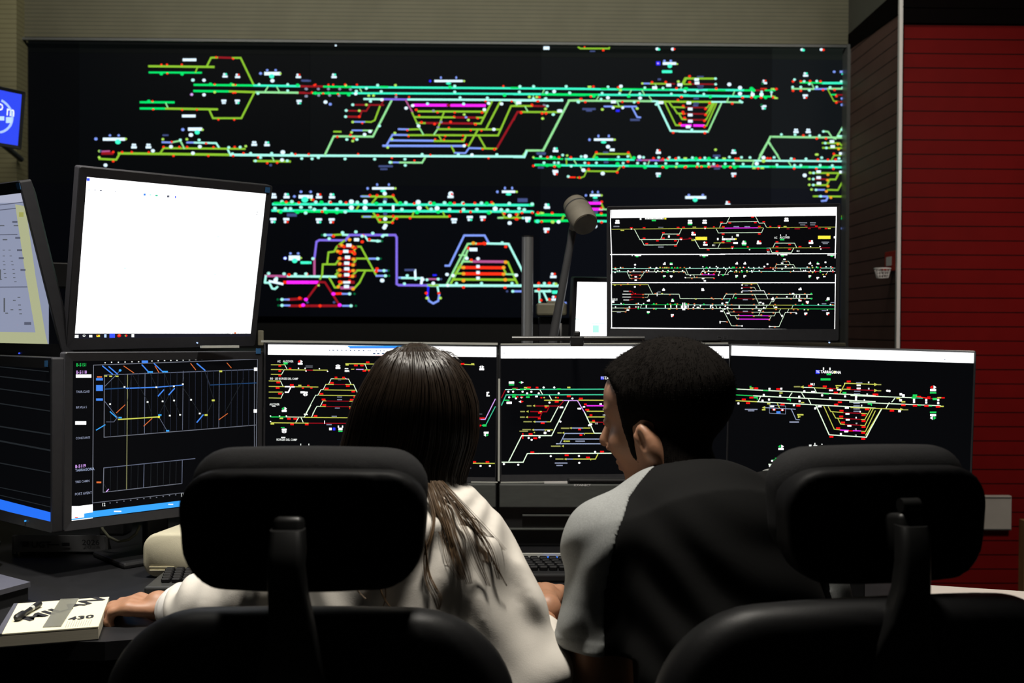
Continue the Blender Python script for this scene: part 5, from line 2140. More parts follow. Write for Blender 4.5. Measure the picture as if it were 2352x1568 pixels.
# calendar strip
Ycal = 2.2; a = P(32, 1250, Ycal); b = P(244, 1246, Ycal)
rc = root('desk_calendar', ((a[0]+b[0])/2, Ycal, DZ), 'long low grey desk calendar strip under the left monitors', 'calendar')
zc = P(140, 1248, Ycal)[2]; cw = b[0]-a[0]
zb_ = DZ
MB().box(((a[0]+b[0])/2, Ycal, zc), (cw, .004, .036), rotx(-.12), bev=.001).box(((a[0]+b[0])/2, Ycal+.02, zc-.004), (cw, .003, .036), rotx(.5)).build('card', pmat('grey_card', (.13, .13, .135), .6, var=.15, vscale=50), rc)
for q in (a, b):
    MB().box((q[0], Ycal+.004, zc-.004), (.009, .012, .044), bev=.003).build('end_clip', pmat('pale_clip', (.12, .12, .12), .5), rc)
for f in (.3, .5, .62, .78):
    MB().box((a[0]+cw*f, Ycal+.002, zc-.021), (.026, .008, .008)).build('tab', M_black, rc)
s2 = Scr(np.array([0, Ycal-.0065, 1.]), ux, uz, 6, 3)
s2.text('x', 14, 72, 1257, 'UGT', 3, .02, 1.1); s2.text('x', 12, 188, 1251, '2026', 3, .01, 1.2);
s2.rect('x', 108, 1249, 136, 1252); s2.rect('x', 142, 1246, 160, 1254)
s2.rect('x', 50, 1243, 66, 1256)
mb = MB()
for (_, pl, _) in s2.el: mb.add([s2.o+s2.ux*p[0]+s2.uy*p[1] for p in pl], [tuple(range(len(pl)))])
mb.build('lettering', pmat('dim_letters', (.02, .02, .024), .6), rc)
# crumpled clear bag
bg = MB(); addimp(bg, lambda p: (d_ell(p, np.array([onz(14, 1262, DZ)[0], 2.06, DZ+.05]), (.065, .05, .058))+.006*np.sin(p[..., 0]*90+np.sin(p[..., 2]*70)*2)+.005*np.sin(p[..., 2]*110+p[..., 1]*60)),
       (onz(14, 1262, DZ)[0]-.1, 1.97, DZ+.003), (onz(14, 1262, DZ)[0]+.1, 2.15, DZ+.13), .006)
tag(bg.build('plastic_bag', pmat('greenish_film', (.10, .11, .09), .3, var=.4, vscale=50), smooth=True), 'crumpled greenish plastic bag at the left edge below the dim monitor', 'bag')
# grey tablet-like unit at the left edge
a = onz(70, 1345, DZ+.02); M_slate = pmat('slate_grey', (.11, .11, .13), .35, var=.15)
rtb = root('grey_desk_unit', (a[0]-.1, a[1]-.02, DZ), 'flat slate grey desk unit at the left edge behind the notepad', 'desk unit')
tl_ = [onz(-120, 1330, DZ+.035), onz(0, 1318, DZ+.035), onz(70, 1336, DZ+.035), onz(10, 1352, DZ+.035), onz(-120, 1390, DZ+.035)]
prism(MB(), [(p[0], p[1]) for p in tl_][::-1], DZ+.026, DZ+.035).build('top_plate', M_slate, rtb)
prism(MB(), [(p[0]-.006, p[1]+.004) for p in tl_][::-1], DZ, DZ+.026).build('body', M_blackm, rtb)
a = onz(33, 1368, DZ); tag(MB().box(a+np.array([0, 0, .004]), (.011, .012, .008), rotz(.2), bev=.002).build('eraser', pmat('pale_rubber', (.6, .62, .5), .6)), 'tiny pale eraser on the desk above the notepad', 'eraser')

def seethrough(m, a):
    b = m.node_tree.nodes['Principled BSDF']; b.inputs['Alpha'].default_value = a; return m
# note block with pen, strip and lettering
tz = DZ+.022
q = [onz(-4, 1456, tz), onz(226, 1438, tz), onz(251, 1370, tz), onz(34, 1386, tz)]
q = [np.array(v) for v in q]
o_ = q[0]; e1 = (q[1]-q[0]); e2 = (q[3]-q[0])
rn = root('notepad', ((q[0]+q[2])[0]/2, (q[0]+q[2])[1]/2, DZ), 'thick cream note block with black printed lettering at the desk front edge', 'notepad')
prism(MB(), [(p[0], p[1]) for p in q], DZ+.002, tz-.004).build('pages', pmat('page_edges', (.50, .46, .36), .7, var=.2, vscale=200, aniso=(.02, .02, 6)), rn)
prism(MB(), [(p[0], p[1]) for p in q], tz-.002, tz).build('front_cover', pmat('cream_cover', (.74, .70, .52), .6, var=.05, vscale=50), rn)
prism(MB(), [(p[0], p[1]) for p in (q[0]-e1*.03, q[0]+e1*.035, q[3]+e1*.035, q[3]-e1*.01)], tz-.004, tz+.0006).build('binding', M_slate, rn)
prism(MB(), [(p[0]*1.0, p[1]) for p in q], DZ, DZ+.002).build('back_cover', M_black, rn)
def onpad(mb, t, px, py, hpx, sl=0.0, wx=1.0, bold=.02, dirpx=None, up=.0):
    p0 = onz(px, py, tz+.0008); p1 = onz(*dirpx, tz+.0008); d = p1-p0; d /= np.linalg.norm(d); nrm = np.array([-d[1], d[0], 0])
    V, F = text_mesh(t, bold)
    mb.add([p0+d*(v[0]*hpx*wx+v[1]*hpx*sl)+nrm*v[1]*hpx for v in V], F)
mb = MB(); onpad(mb, 'MILAN', 64, 1426, .030, .1, 1.2, .03, (205, 1386)); mb.build('title_lettering', pmat('black_ink', (.012, .012, .016), .6), rn)
mb = MB(); onpad(mb, '430', 156, 1424, .019, .1, .95, .03, (202, 1419))
mb.build('number_lettering', pmat('black_number_ink', (.012, .012, .016), .6), rn)
mb = MB()
for k in range(11):
    p0 = onz(150+k*5.5, 1440-k*.45, tz+.0008); p1 = onz(156+k*5.5, 1426-k*.45, tz+.0008); mb.tube([p0, p1], .0003, 4)
mb.build('ruled_marks', pmat('grey_ink', (.35, .36, .36), .6), rn)
st = [onz(98, 1439, tz+.0016), onz(140, 1437, tz+.0016), onz(181, 1373, tz+.0016), onz(139, 1375, tz+.0016)]
tag(prism(MB(), [(p[0], p[1]) for p in st], tz+.0002, tz+.0016).build('ruler', seethrough(pmat('grey_translucent_strip', (.26, .26, .22), .25, var=.1), .62)), 'short grey ruler lying across the cream note block', 'ruler')
pa = onz(36, 1420, tz+.006); pb = onz(90, 1386, tz+.006)
rpn = root('pen', (pa+pb)/2-np.array([0, 0, .006]), 'black pen with a silver band lying on the cream note block', 'pen')
dpn = pb-pa
MB().tube([pa, pa+dpn*.06, pa+dpn*.3, pa+dpn*.34, pa+dpn*.62], [.003, .0062, .006, .0036, .0036], 12).build('grip', M_black, rpn, auto=40)
MB().tube([pa+dpn*.62, pa+dpn*.72], .0042, 12).build('band', M_silver, rpn, auto=40)
MB().tube([pa+dpn*.72, pb, pb+dpn*.03], [.0045, .0055, .002], 12).build('cap', M_black, rpn, auto=40)
# ================================================================ office chairs
M_mesh = pmat('chair_mesh_fabric', (.014, .014, .015), .8, spec=.2, var=.55, vscale=520, bump=.5, bscale=900)
M_shell = pmat('chair_back_shell', (.004, .004, .0045), .6, spec=.12, var=.2, vscale=120, bump=.06, bscale=1200)
M_chplas = pmat('chair_plastic', (.006, .006, .006), .42, spec=.35, var=.2)
M_leath = pmat('chair_black_leather', (.006, .006, .0065), .5, spec=.22, var=.2, vscale=60, bump=.08, bscale=600)
def pad_fn(cx, cy, cz, hw, hh, r, th, bend, bow, taper, e, M):
    def fn(p):
        q = (p-np.array([cx, cy, cz]))@M
        X = q[..., 0]; Z = q[..., 2]; Y = q[..., 1]-bend*X*X
        Xs = X*(1+taper*np.clip(-Z/hh, -1, 1)); Zs = Z+np.where(Z > 0, bow*X*X, -bow*.8*X*X)
        dx = np.abs(Xs)-hw+r; dz = np.abs(Zs)-hh+r
        d2 = np.minimum(np.maximum(dx, dz), 0)+np.sqrt(np.maximum(dx, 0)**2+np.maximum(dz, 0)**2)-r
        a = d2+e; b = np.abs(Y)-th+e
        return np.minimum(np.maximum(a, b), 0)+np.sqrt(np.maximum(a, 0)**2+np.maximum(b, 0)**2)-e
    return fn
def chair(label, hpx, hY, hwid, yaw, bpx, bY, btop, stem, seatxy, bw=.27, knob=None):
    M = rotz(yaw); hc = P(*hpx, hY)
    r = root('office_chair', (seatxy[0], seatxy[1], 0), label, 'office chair', 'black office chairs at the control desk')
    ext = np.array([hwid/2+.06, hwid/2+.02, .14])
    mb = MB(); f = M@np.array([0, 1, 0])
    cpad = hc+f*.028+np.array([0, 0, .007])
    addimp(mb, pad_fn(*cpad, hwid/2-.002, .079, .050, .036, .75, .30, .04, .030, M), cpad-ext, cpad+ext, .006)
    hr = mb.build('headrest', M_mesh, r, smooth=True)
    mb = MB(); csh = hc-f*.010-np.array([0, 0, .010])
    addimp(mb, pad_fn(*csh, hwid/2, .0735, .050, .024, .75, .22, .04, .008, M), csh-ext, csh+ext, .006)
    mb.build('headrest_shell', M_shell, hr, smooth=True)
    # stem: list of (px x, px y, Y, width px)
    mb = MB(); rings = []
    for (x, y, Y, wpx) in stem:
        c = P(x, y, Y); w_ = wpx*Y/FPX
        rings.append([c+M@np.array([p[0], p[1], 0]) for p in rrect(w_, min(w_*.75, .032), min(w_*.3, .009), 3)])
    mb.loft(rings); mb.build('headrest_stem', M_chplas, r, auto=50)
    mb = MB(); x, y, Y, wpx = stem[0]; c = P(x, y, Y); w_ = wpx*Y/FPX
    mb.box(c+f*.02+np.array([0, 0, -.015]), (w_*.9, .055, .052), M@rotx(-.18), bev=.007); bk_ = mb.build('headrest_bracket', M_chplas, r, auto=50)
    if knob:
        k0 = P(*knob, stem[0][2]+.005); MB().tube([k0-M@np.array([.012, 0, 0]), k0+M@np.array([.012, 0, 0])], .009, 12).build('adjuster_knob', M_chplas, bk_, auto=50)
    # backrest
    bt = P(*bpx, bY); hh = .27; cb = np.array([bt[0], bt[1], bt[2]-hh]); Mb = M@rotx(-.06)
    ex = np.array([bw+.08, .2, hh+.05]); mb = MB()
    addimp(mb, pad_fn(*cb, bw, hh, .13, .034, .55, .22, .03, .030, Mb), cb-ex, cb+ex, .008)
    mb.build('backrest', M_leath, r, smooth=True)
    sc = np.array([seatxy[0], seatxy[1]+.0, .455]); mb = MB()
    def sf(p):
        q = (p-sc)@M; dx = np.abs(q[..., 0])-.24+.08; dy = np.abs(q[..., 1])-.23+.08
        d2 = np.minimum(np.maximum(dx, dy), 0)+np.sqrt(np.maximum(dx, 0)**2+np.maximum(dy, 0)**2)-.08
        a = d2+.03; b = np.abs(q[..., 2])-.04+.03
        return np.minimum(np.maximum(a, b), 0)+np.sqrt(np.maximum(a, 0)**2+np.maximum(b, 0)**2)-.03
    addimp(mb, sf, sc-np.array([.34, .34, .07]), sc+np.array([.34, .34, .07]), .01); mb.build('seat', M_leath, r, smooth=True)
    bk = cb+M@np.array([0, -.03, -hh*.4])
    MB().tube([bk, bk+np.array([0, -.01, -.16]), sc+M@np.array([0, -.2, -.06]), sc+np.array([0, 0, -.06])], [.022, .024, .026, .03], 10).build('back_support', M_chplas, r, auto=50)
    MB().tube([(sc[0], sc[1], .41), (sc[0], sc[1], .1)], [.028, .025], 16).build('gas_column', M_chplas, r, auto=50)
    for k in range(5):
        t = 2*math.pi*k/5+.3; d = np.array([math.cos(t), math.sin(t), 0]); o = np.array([sc[0], sc[1], 0])
        lg = MB().tube([o+np.array([0, 0, .11]), o+d*.15+np.array([0, 0, .10]), o+d*.30+np.array([0, 0, .075])], [.03, .024, .016], 8).build('base_leg', M_chplas, r, auto=50)
        s_ = np.array([-d[1], d[0], 0])
        MB().tube([o+d*.31+s_*.022+np.array([0, 0, .028]), o+d*.31-s_*.022+np.array([0, 0, .028])], .028, 14).tube([o+d*.31+np.array([0, 0, .03]), o+d*.30+np.array([0, 0, .08])], .008, 8).build('caster', M_black, lg, auto=50)
    return r
chair('black office chair with headrest in front of the person with long hair',
      (699, 1192), 1.22, .297, .0, (700, 1400), 1.24, None,
      [(661, 1215, 1.165, 78), (660, 1262, 1.15, 84), (657, 1300, 1.145, 84), (662, 1360, 1.145, 88), (672, 1440, 1.15, 102), (672, 1510, 1.155, 128), (668, 1568, 1.165, 168), (668, 1640, 1.18, 200)],
      (-.24, 1.52), bw=.262)
chair('black office chair with headrest in front of the person in the raglan t-shirt',
      (2026, 1180), 1.27, .273, .16, (2055, 1376), 1.2, None,
      [(2092, 1205, 1.2, 70), (2096, 1240, 1.19, 74), (2096, 1290, 1.185, 74), (2092, 1350, 1.18, 80), (2080, 1420, 1.18, 100), (2072, 1470, 1.185, 140), (2070, 1510, 1.19, 175), (2070, 1600, 1.2, 190)],
      (.44, 1.5), bw=.285, knob=(2088, 1160))

# ================================================================ the two people
M_skin = pmat('skin', (.38, .19, .11), .5, var=.14, vscale=60)
M_skin.node_tree.nodes['Principled BSDF'].inputs['Subsurface Weight'].default_value = 0.12
M_skin.node_tree.nodes['Principled BSDF'].inputs['Subsurface Radius'].default_value = (.02, .008, .004)
M_shirt = pmat('white_cotton', (.66, .62, .56), .8, var=.06, vscale=40, bump=.12, bscale=700)
M_cuff = pmat('white_cuff', (.78, .75, .72), .8, var=.04)
M_greyjersey = pmat('heather_grey_jersey', (.27, .28, .275), .85, var=.3, vscale=420, bump=.12, bscale=900)
M_blackjersey = pmat('black_jersey', (.0034, .0034, .0034), .85, spec=.15, var=.3, vscale=300, bump=.1, bscale=900)
M_jeans = pmat('dark_trousers', (.012, .013, .018), .8, var=.3)
M_shoe = pmat('dark_shoe', (.01, .01, .01), .5)
A = lambda *v: np.array(v, float)
def hand(mb, wrist, f, thumb, curl, s=1.0, h=.0026):
    """palm, five bent fingers; f = direction of the fingers, thumb = direction of the thumb side"""
    f = f/np.linalg.norm(f); t = thumb-(thumb@f)*f; t /= np.linalg.norm(t); u = np.cross(f, t); u = u if u[2] > 0 else -u
    W = lambda a, b, c: wrist+s*(f*a+t*b+u*c)
    parts = [([W(-.05, 0, .002), W(0, 0, 0), W(.03, 0, .004)], [.027*s, .024*s, .026*s])]
    for k, (b, L, r_) in enumerate(((.029, .076, .0092), (.0095, .084, .0094), (-.0105, .078, .0090), (-.029, .062, .0080))):
        parts.append(([W(.012, b*.55, .001), W(.078-.004*abs(k-1), b, .004)], [.0135*s, .0112*s]))
        p = W(.078-.004*abs(k-1), b, .006); ang = 0; pts = [p]; 
        for seg, (fr, cu) in enumerate(((.45, curl[0]), (.31, curl[1]), (.24, curl[2]))):
            ang += cu; p = p+s*L*fr*(f*math.cos(ang)-u*math.sin(ang)+t*b*.9*(1 if seg == 0 else .2)); pts.append(p)
        parts.append((pts, [r_*s*1.12, r_*s, r_*s*.92, r_*s*.78]))
    parts.append(([W(.012, .022, -.004), W(.04, .046, -.012), W(.066, .052, -.02), W(.088, .046, -.024)], [.015*s, .0125*s, .0105*s, .0085*s]))
    allp = np.array([q for ps, _ in parts for q in ps]); lo = allp.min(0)-.03; hi = allp.max(0)+.03
    def fn(p):
        d = None
        for i, (ps, rs) in enumerate(parts):
            e = d_chain(p, ps, rs, .004); d = e if d is None else smin(d, e, .006 if i % 2 else .010)
        return d
    addimp(mb, fn, lo, hi, h, 1)
def squash(p, c, ky):
    q = p.copy(); q[..., 1] = (q[..., 1]-c)*ky+c; return q
def lower_body(r, hips, yk, x0, nm='trousers'):
    """seated thighs, shins and shoes"""
    mb = MB(); L = []
    for sgn in (-1, 1):
        hp = hips+A(sgn*.085, .02, 0); kn = A(hips[0]+sgn*.12, yk, .56); an = A(hips[0]+sgn*.12, yk+.02, .1)
        L.append(([hp, kn, an], [.085, .062, .045]))
    def fn(p):
        d = d_ell(p, hips, (.165, .12, .11))
        for ps, rs in L: d = smin(d, d_chain(p, ps, rs, .02), .03)
        return np.maximum(d, .1-p[..., 2])
    addimp(mb, fn, A(hips[0]-.27, hips[1]-.16, .07), A(hips[0]+.27, yk+.12, hips[2]+.14), .012)
    mb.build(nm, M_jeans, r, smooth=True)
    for sgn in (-1, 1):
        an = A(hips[0]+sgn*.12, yk+.02, .0)
        m2 = MB(); addimp(m2, lambda p: np.maximum(smin(d_cone(p, an+A(0, -.02, .05), an+A(0, .16, .035), .042, .036), d_cone(p, an+A(0, 0, .05), an+A(0, .0, .12), .045, .042), .02), -(p[..., 2]-.003)),
                          an+A(-.08, -.1, -.01), an+A(.08, .23, .18), .008)
        m2.build('shoe', M_shoe, r, smooth=True)

# ---------------------------------------------------------------- person with long dark hair
wr = A(-.125, 1.62, 1.095)                 # head centre
neck = A(-.122, 1.60, .985)
shR = A(-.030, 1.575, .885); shL = A(-.265, 1.585, .905); elR = A(.047, 1.50, .70); elL = A(-.455, 1.575, .79)
wrR = A(.088, 1.735, .762); hipW = A(-.13, 1.50, .60)
Wl = onz(402, 1380, .775); wrL = A(Wl[0], Wl[1], .762)
mb = MB(); faceM = rotz(.10)@rotx(-.22)
def head_fn(p, c, M, male=False):
    q = (p-c)@M; ey_ = -.004 if male else -.018
    d = d_ell(q, (0, -.020, .025), (.074, .104, .090)) if male else d_ell(q, (0, -.012, .025), (.074, .095, .090))
    if male: d = smin(d, d_ell(q, (0, .042, .040), (.060, .042, .045)), .03)
    d = smin(d, d_ell(q, (0, .030, -.045), (.056, .058, .068)), .03)
    d = smin(d, d_ell(q, (0, .058, -.103), (.024, .022, .018)), .025)          # chin
    for s in (-1, 1):
        d = smin(d, d_ell(q, (s*.034, .062, -.035), (.022, .022, .022)), .02)  # cheek
        d = smin(d, d_ell(q, (s*.028, .070 if male else .076, .022), (.026, .012, .009)), .012)  # brow
        d = -smin(-d, d_ell(q, (s*.031, .096, .004), (.014, .012, .009)), .008)  # eye socket
        d = smin(d, d_ell(q, (s*.031, .079, .003), (.0125, .0115, .0115)), .003)
    d = smin(d, d_cone(q, A(0, .083, .014), A(0, .110, -.027), .0085, .0115), .010)
    for s in (-1, 1): d = smin(d, d_ell(q, (s*.011, .096, -.040), (.008, .010, .007)), .006)
    d = smin(d, d_ell(q, (0, .084, -.066), (.022, .010, .0055)), .005)
    d = smin(d, d_ell(q, (0, .082, -.077), (.018, .010, .0060)), .005)
    for s in (-1, 1):                                                         # ears
        e = d_ell(q, (s*.078, ey_, -.038), (.0115, .0145, .031), rotx(-.25))
        e = -smin(-e, d_ell(q, (s*.088, ey_+.006, -.036), (.009, .0075, .019), rotx(-.25)), .004)
        e = smin(e, d_ell(q, (s*.076, ey_+.015, -.030), (.010, .006, .010)), .006)
        d = smin(d, e, .006)
    return d
def body_w(p):
    d = head_fn(p, wr, faceM)
    return smin(d, d_cone(p, wr+A(0, -.02, -.05), neck+A(0, -.01, -.06), .050, .060), .02)
addimp(mb, body_w, wr-A(.12, .14, .20), wr+A(.12, .15, .15), .0042)
def torso_w(p):
    q = squash(p, 1.55, 1.45)
    d = d_chain(q, [hipW, A(-.13, 1.52, .72), A(-.126, 1.55, .86), neck+A(0, 0, -.07)], [.135, .12, .125, .07], .04)
    d = smin(d, d_cone(p, A(-.075, 1.58, .915), shR, .048, .036), .02); d = smin(d, d_cone(p, A(-.19, 1.58, .93), shL, .06, .045), .03)
    d = smin(d, d_chain(p, [shR, elR, wrR], [.038, .034, .026], .01), .015)
    return smin(d, d_chain(p, [shL, elL, wrL], [.044, .036, .026], .01), .015)
addimp(mb, torso_w, A(-.64, 1.36, .47), A(.18, 1.86, 1.03), .011)
hand(mb, wrL, A(-.95, .06, .02), A(.1, 1, 0), (.25, .95, .9), .98)
hand(mb, wrR, A(.02, 1, -.02), A(-1, .1, 0), (.3, .5, .4), .95)
rw_ = mb.build('person', M_skin, None, smooth=True)
tag(rw_, 'person with long dark hair and a white top, seated with a hand on the desk', 'person', 'people seated at the control desk')
def shirt_w(p):
    q = squash(p, 1.55, 1.35)
    d = d_chain(q, [hipW+A(0, 0, -.03), A(-.13, 1.52, .72), A(-.126, 1.55, .86), neck+A(0, 0, -.055)], [.172, .160, .152, .075], .05)
    d = smin(d, d_cone(p, A(-.075, 1.59, .925), shR, .060, .052), .035); d = smin(d, d_cone(p, A(-.18, 1.58, .93), shL, .066, .056), .04)
    d = smin(d, d_chain(p, [shR, (shR+elR)/2+A(.004, -.005, 0), elR+A(.004, 0, .0)], [.052, .060, .058], .01), .035)
    d = smin(d, d_chain(p, [elR+A(.004, 0, 0), elR*.45+wrR*.55], [.056, .042], .01), .02)
    dl = d_chain(p, [shL, (shL+elL)/2+A(-.0, -.01, 0), elL], [.056, .058, .056], .012)
    dl = smin(dl, d_chain(p, [elL, elL*.25+wrL*.75], [.056, .040], .01), .02)
    d = smin(d, dl, .035)
    x, y, z = p[..., 0], p[..., 1], p[..., 2]
    # soft hanging folds, fanning out from the right shoulder and along the left sleeve
    a = np.arctan2(x-.02, (1.02-z)); rr = np.hypot(x-.02, 1.02-z)
    back = np.clip((1.60-y)/.08, 0, 1)
    d = d+back*.0105*np.sin(a*15+1.2*np.sin(rr*14)+.4)*np.clip(rr/.22, 0, 1)*np.clip((.22-x)/.1, 0, 1)*np.clip((x+.30)/.15, 0, 1)
    d = d+.0030*np.sin((x+z*.12)*150+1.1*np.sin(z*19))*np.clip((-.27-x)/.06, 0, 1)
    d = d+.003*np.sin(z*60+x*33+2*np.sin(x*25))*np.clip((.93-z)/.1, 0, 1)
    nk = wr+A(0, -.015, -.14)
    return np.maximum(d, .062-np.hypot(x-nk[0], y-nk[1])-np.clip(.985-z, 0, 1)*3)
mb = MB(); addimp(mb, shirt_w, A(-.63, 1.34, .50), A(.2, 1.86, 1.04), .0058, 2)
sh_ = mb.build('shirt', M_shirt, rw_, smooth=True)
d_ = wrL-elL; d_ /= np.linalg.norm(d_)
cu = MB(); c1 = elL*.27+wrL*.73; c2 = wrL-d_*.002
n1 = np.cross(d_, [0, 0, 1]); n1 /= np.linalg.norm(n1); n2 = np.cross(n1, d_)
def cring(c, r1, r2): return [c+n1*r1*math.cos(t)+n2*r2*math.sin(t) for t in np.linspace(0, 2*math.pi, 24, endpoint=False)]
cu.loft([cring(c1-d_*.01, .034, .034), cring(c1, .043, .043), cring(c1+d_*.006, .0435, .0435), cring(c1+d_*.008, .0415, .0415), cring(c1+d_*.012, .043, .042), cring(c2, .036, .034), cring(c2+d_*.004, .034, .032), cring(c2, .030, .028)], cap=False)
cu.build('cuff', M_cuff, sh_, smooth=True)
lower_body(rw_, hipW+A(0, 0, -.015), 1.98, 0)

# hair: a combed mantle of strands over the head, thin locks over the back
M_hair = pmat('dark_brown_hair', (.020, .013, .0085), .32, var=.5, vscale=90, spec=.55)
M_lit_locks = pmat('lit_hair_locks', (.13, .08, .042), .4, var=.5, vscale=90, spec=.4)  # lighter copy of the hair colour, light on the locks painted in
HR = [(787, 957, 6, .012), (794, 956, 34, .04), (806, 957, 62, .066), (830, 961, 92, .088), (870, 962, 118, .104), (920, 957, 139, .110), (970, 951, 147, .108), (1010, 944, 151, .100), (1045, 934, 150, .090), (1085, 938, 132, .078), (1125, 965, 104, .066), (1180, 990, 78, .05), (1260, 1000, 64, .04), (1400, 1000, 54, .03)]
HRa = np.array(HR, float); YH = 1.62
def hpos(py, th, k=1.0):
    cx = np.interp(py, HRa[:, 0], HRa[:, 1]); hw = np.interp(py, HRa[:, 0], HRa[:, 2]); ry = np.interp(py, HRa[:, 0], HRa[:, 3])
    yc = YH-.02-np.clip((py-1000)/300, 0, 1)*.055
    Y = yc-ry*math.sin(th)*k
    c = P(cx+hw*k*math.cos(th)*YH/Y*0+hw*k*math.cos(th), py, YH)
    return A(c[0], Y, c[2])
hb = MB(); TH = np.linspace(-.9, math.pi+.9, 40)
ys_ = [788, 793, 800, 812, 830, 855, 885, 920, 960, 1000, 1035, 1070, 1105, 1140]
rings = [[hpos(y, t, .965) for t in TH] for y in ys_]
n = len(TH); V = [p for r in rings for p in r]
hb.add(V, [(i*n+j, i*n+j+1, (i+1)*n+j+1, (i+1)*n+j) for i in range(len(ys_)-1) for j in range(n-1)])
rng = random.Random(3)
for k in range(900):
    th = rng.uniform(-.9, math.pi+.9); y0 = rng.choice([788, 789, 791, 796, 806, 820, 850]); y1 = rng.uniform(1060, 1150) if rng.random() < .8 else rng.uniform(950, 1080)
    kk = rng.uniform(.965, 1.02); ph = rng.uniform(0, 6); am = rng.uniform(.0, .022); pts = []
    clump = .05*math.sin(th*9+.7)+.03*math.sin(th*23)
    for y in np.linspace(y0, y1, 12):
        f = (y-788)/350; pts.append(hpos(y, th+am*math.sin(y*.012+ph)+clump*f, kk+.018*math.sin(th*31)*f))
    r0 = rng.uniform(.0006, .0013); hb.tube(pts, [r0*1.0]*8+[r0*.9, r0*.8, r0*.6, r0*.3], 4, cap=False)
# flyaway wisps
for k in range(26):
    x0 = rng.uniform(965, 1040); y0 = 800+(x0-965)*.32; pts = [P(x0-25, y0+8, 1.6), P(x0, y0-10-rng.uniform(0, 6), 1.6), P(x0+rng.uniform(14, 34), y0+rng.uniform(-6, 12), 1.6)]
    hb.tube(pts, [.0005, .0005, .0003], 3, cap=False)
# loose locks over the right side of the back
LOCKS = [([(1010, 1105), (1050, 1150), (1092, 1205), (1128, 1262), (1147, 1330)], 6, 9), ([(1005, 1105), (1040, 1160), (1075, 1230), (1098, 1290), (1122, 1345)], 9, 12),
         ([(995, 1105), (1022, 1170), (1045, 1240), (1065, 1300), (1078, 1340)], 12, 16), ([(985, 1110), (1005, 1175), (1030, 1235), (1045, 1290), (1062, 1330)], 12, 14),
         ([(980, 1120), (996, 1180), (990, 1230), (976, 1275), (980, 1330), (998, 1372), (1006, 1398)], 5, 7), ([(976, 1240), (984, 1310), (1000, 1350), (1012, 1375), (1008, 1400)], 3, 5),
         ([(868, 1330), (880, 1368), (902, 1402)], 3, 4), ([(884, 1335), (886, 1370), (880, 1395)], 2, 3), ([(812, 1345), (826, 1362), (840, 1375)], 4, 3), ([(1015, 1105), (1070, 1165), (1115, 1215), (1160, 1262)], 6, 5),
         ([(1060, 1180), (1110, 1245), (1140, 1300), (1165, 1345)], 3, 4), ([(1000, 1110), (1060, 1175), (1100, 1225), (1120, 1290)], 10, 7)]
def back_y(px_, py_):     # depth of the shirt's back surface along a photo ray, a little in front of it
    ts = np.linspace(1.38, 1.62, 49); pts = np.array([P(px_, py_, t) for t in ts]); d = shirt_w(pts)
    i = np.argmax(d < .0035); return ts[i] if d[i] < .0035 else 1.56
hb.cur = 1
for pts, spread, cnt in LOCKS:
    ybs = [min(back_y(*q), 1.565) for q in pts]; ybs = [min(ybs[max(i-1, 0)]*.25+ybs[i]*.5+ybs[min(i+1, len(ybs)-1)]*.25, ybs[i]) for i in range(len(ybs))]
    for k in range(int(cnt*2.2)):
        dx = rng.gauss(0, spread*.75); q = []
        for i, (x, y) in enumerate(pts):
            g = .35+.65*i/(len(pts)-1); q.append(P(x+dx*g*(1.2 if i < len(pts)-1 else .6), y+rng.uniform(-2, 2), ybs[i]-.005-rng.uniform(0, .004)))
        # smooth the polyline
        Q = []
        for i in range(len(q)-1):
            p0 = q[max(i-1, 0)]; p1 = q[i]; p2 = q[i+1]; p3 = q[min(i+2, len(q)-1)]
            for t in (0, .25, .5, .75): Q.append(.5*((2*p1)+(p2-p0)*t+(2*p0-5*p1+4*p2-p3)*t*t+(3*p1-p0-3*p2+p3)*t**3))
        Q.append(q[-1]); r0 = rng.uniform(.0003, .0006)
        hb.tube(Q, list(np.linspace(r0, r0*.35, len(Q))), 4, cap=False)
hb.build('hair', [M_hair, M_lit_locks], rw_, smooth=True)

# ---------------------------------------------------------------- person in the raglan t-shirt
mh = A(.273, 1.65, 1.098); mM = rotz(.98)@rotx(-.20)
mneck = A(.315, 1.60, 1.0)
msL = A(.172, 1.53, .913); msR = A(.475, 1.63, .945); meL = A(.152, 1.52, .685); meR = A(.55, 1.62, .71); mhip = A(.36, 1.48, .60)
mwL = A(.235, 1.80, .775); mwR = A(.50, 1.85, .775)
mb = MB()
def body_m(p):
    d = head_fn(p, mh, mM, True)
    return smin(d, d_cone(p, mh+A(.012, -.03, -.05), mneck+A(.01, -.005, -.07), .056, .066), .02)
addimp(mb, body_m, mh-A(.14, .15, .21), mh+A(.15, .15, .15), .0036)
def torso_m(p):
    q = squash(p, 1.55, 1.4)
    d = d_chain(q, [mhip, A(.345, 1.50, .72), A(.325, 1.55, .88), mneck+A(0, 0, -.06)], [.15, .14, .15, .075], .04)
    d = smin(d, d_cone(p, A(.24, 1.57, .95), msL, .06, .05), .03); d = smin(d, d_cone(p, A(.39, 1.6, .95), msR, .06, .05), .03)
    d = smin(d, d_chain(p, [msL, meL, mwL], [.052, .042, .028], .01), .015)
    return smin(d, d_chain(p, [msR, meR, mwR], [.052, .042, .028], .01), .015)
addimp(mb, torso_m, A(.05, 1.34, .46), A(.64, 1.87, 1.03), .011)
hand(mb, mwL, A(.15, 1, -.05), A(1, -.1, 0), (.35, .5, .4), 1.05)
hand(mb, mwR, A(-.2, 1, -.05), A(-1, -.1, 0), (.35, .5, .4), 1.05)
rm_ = mb.build('person', M_skin, None, smooth=True)
tag(rm_, 'person with short dark hair in a grey and black raglan t-shirt, face turned left', 'person', 'people seated at the control desk')
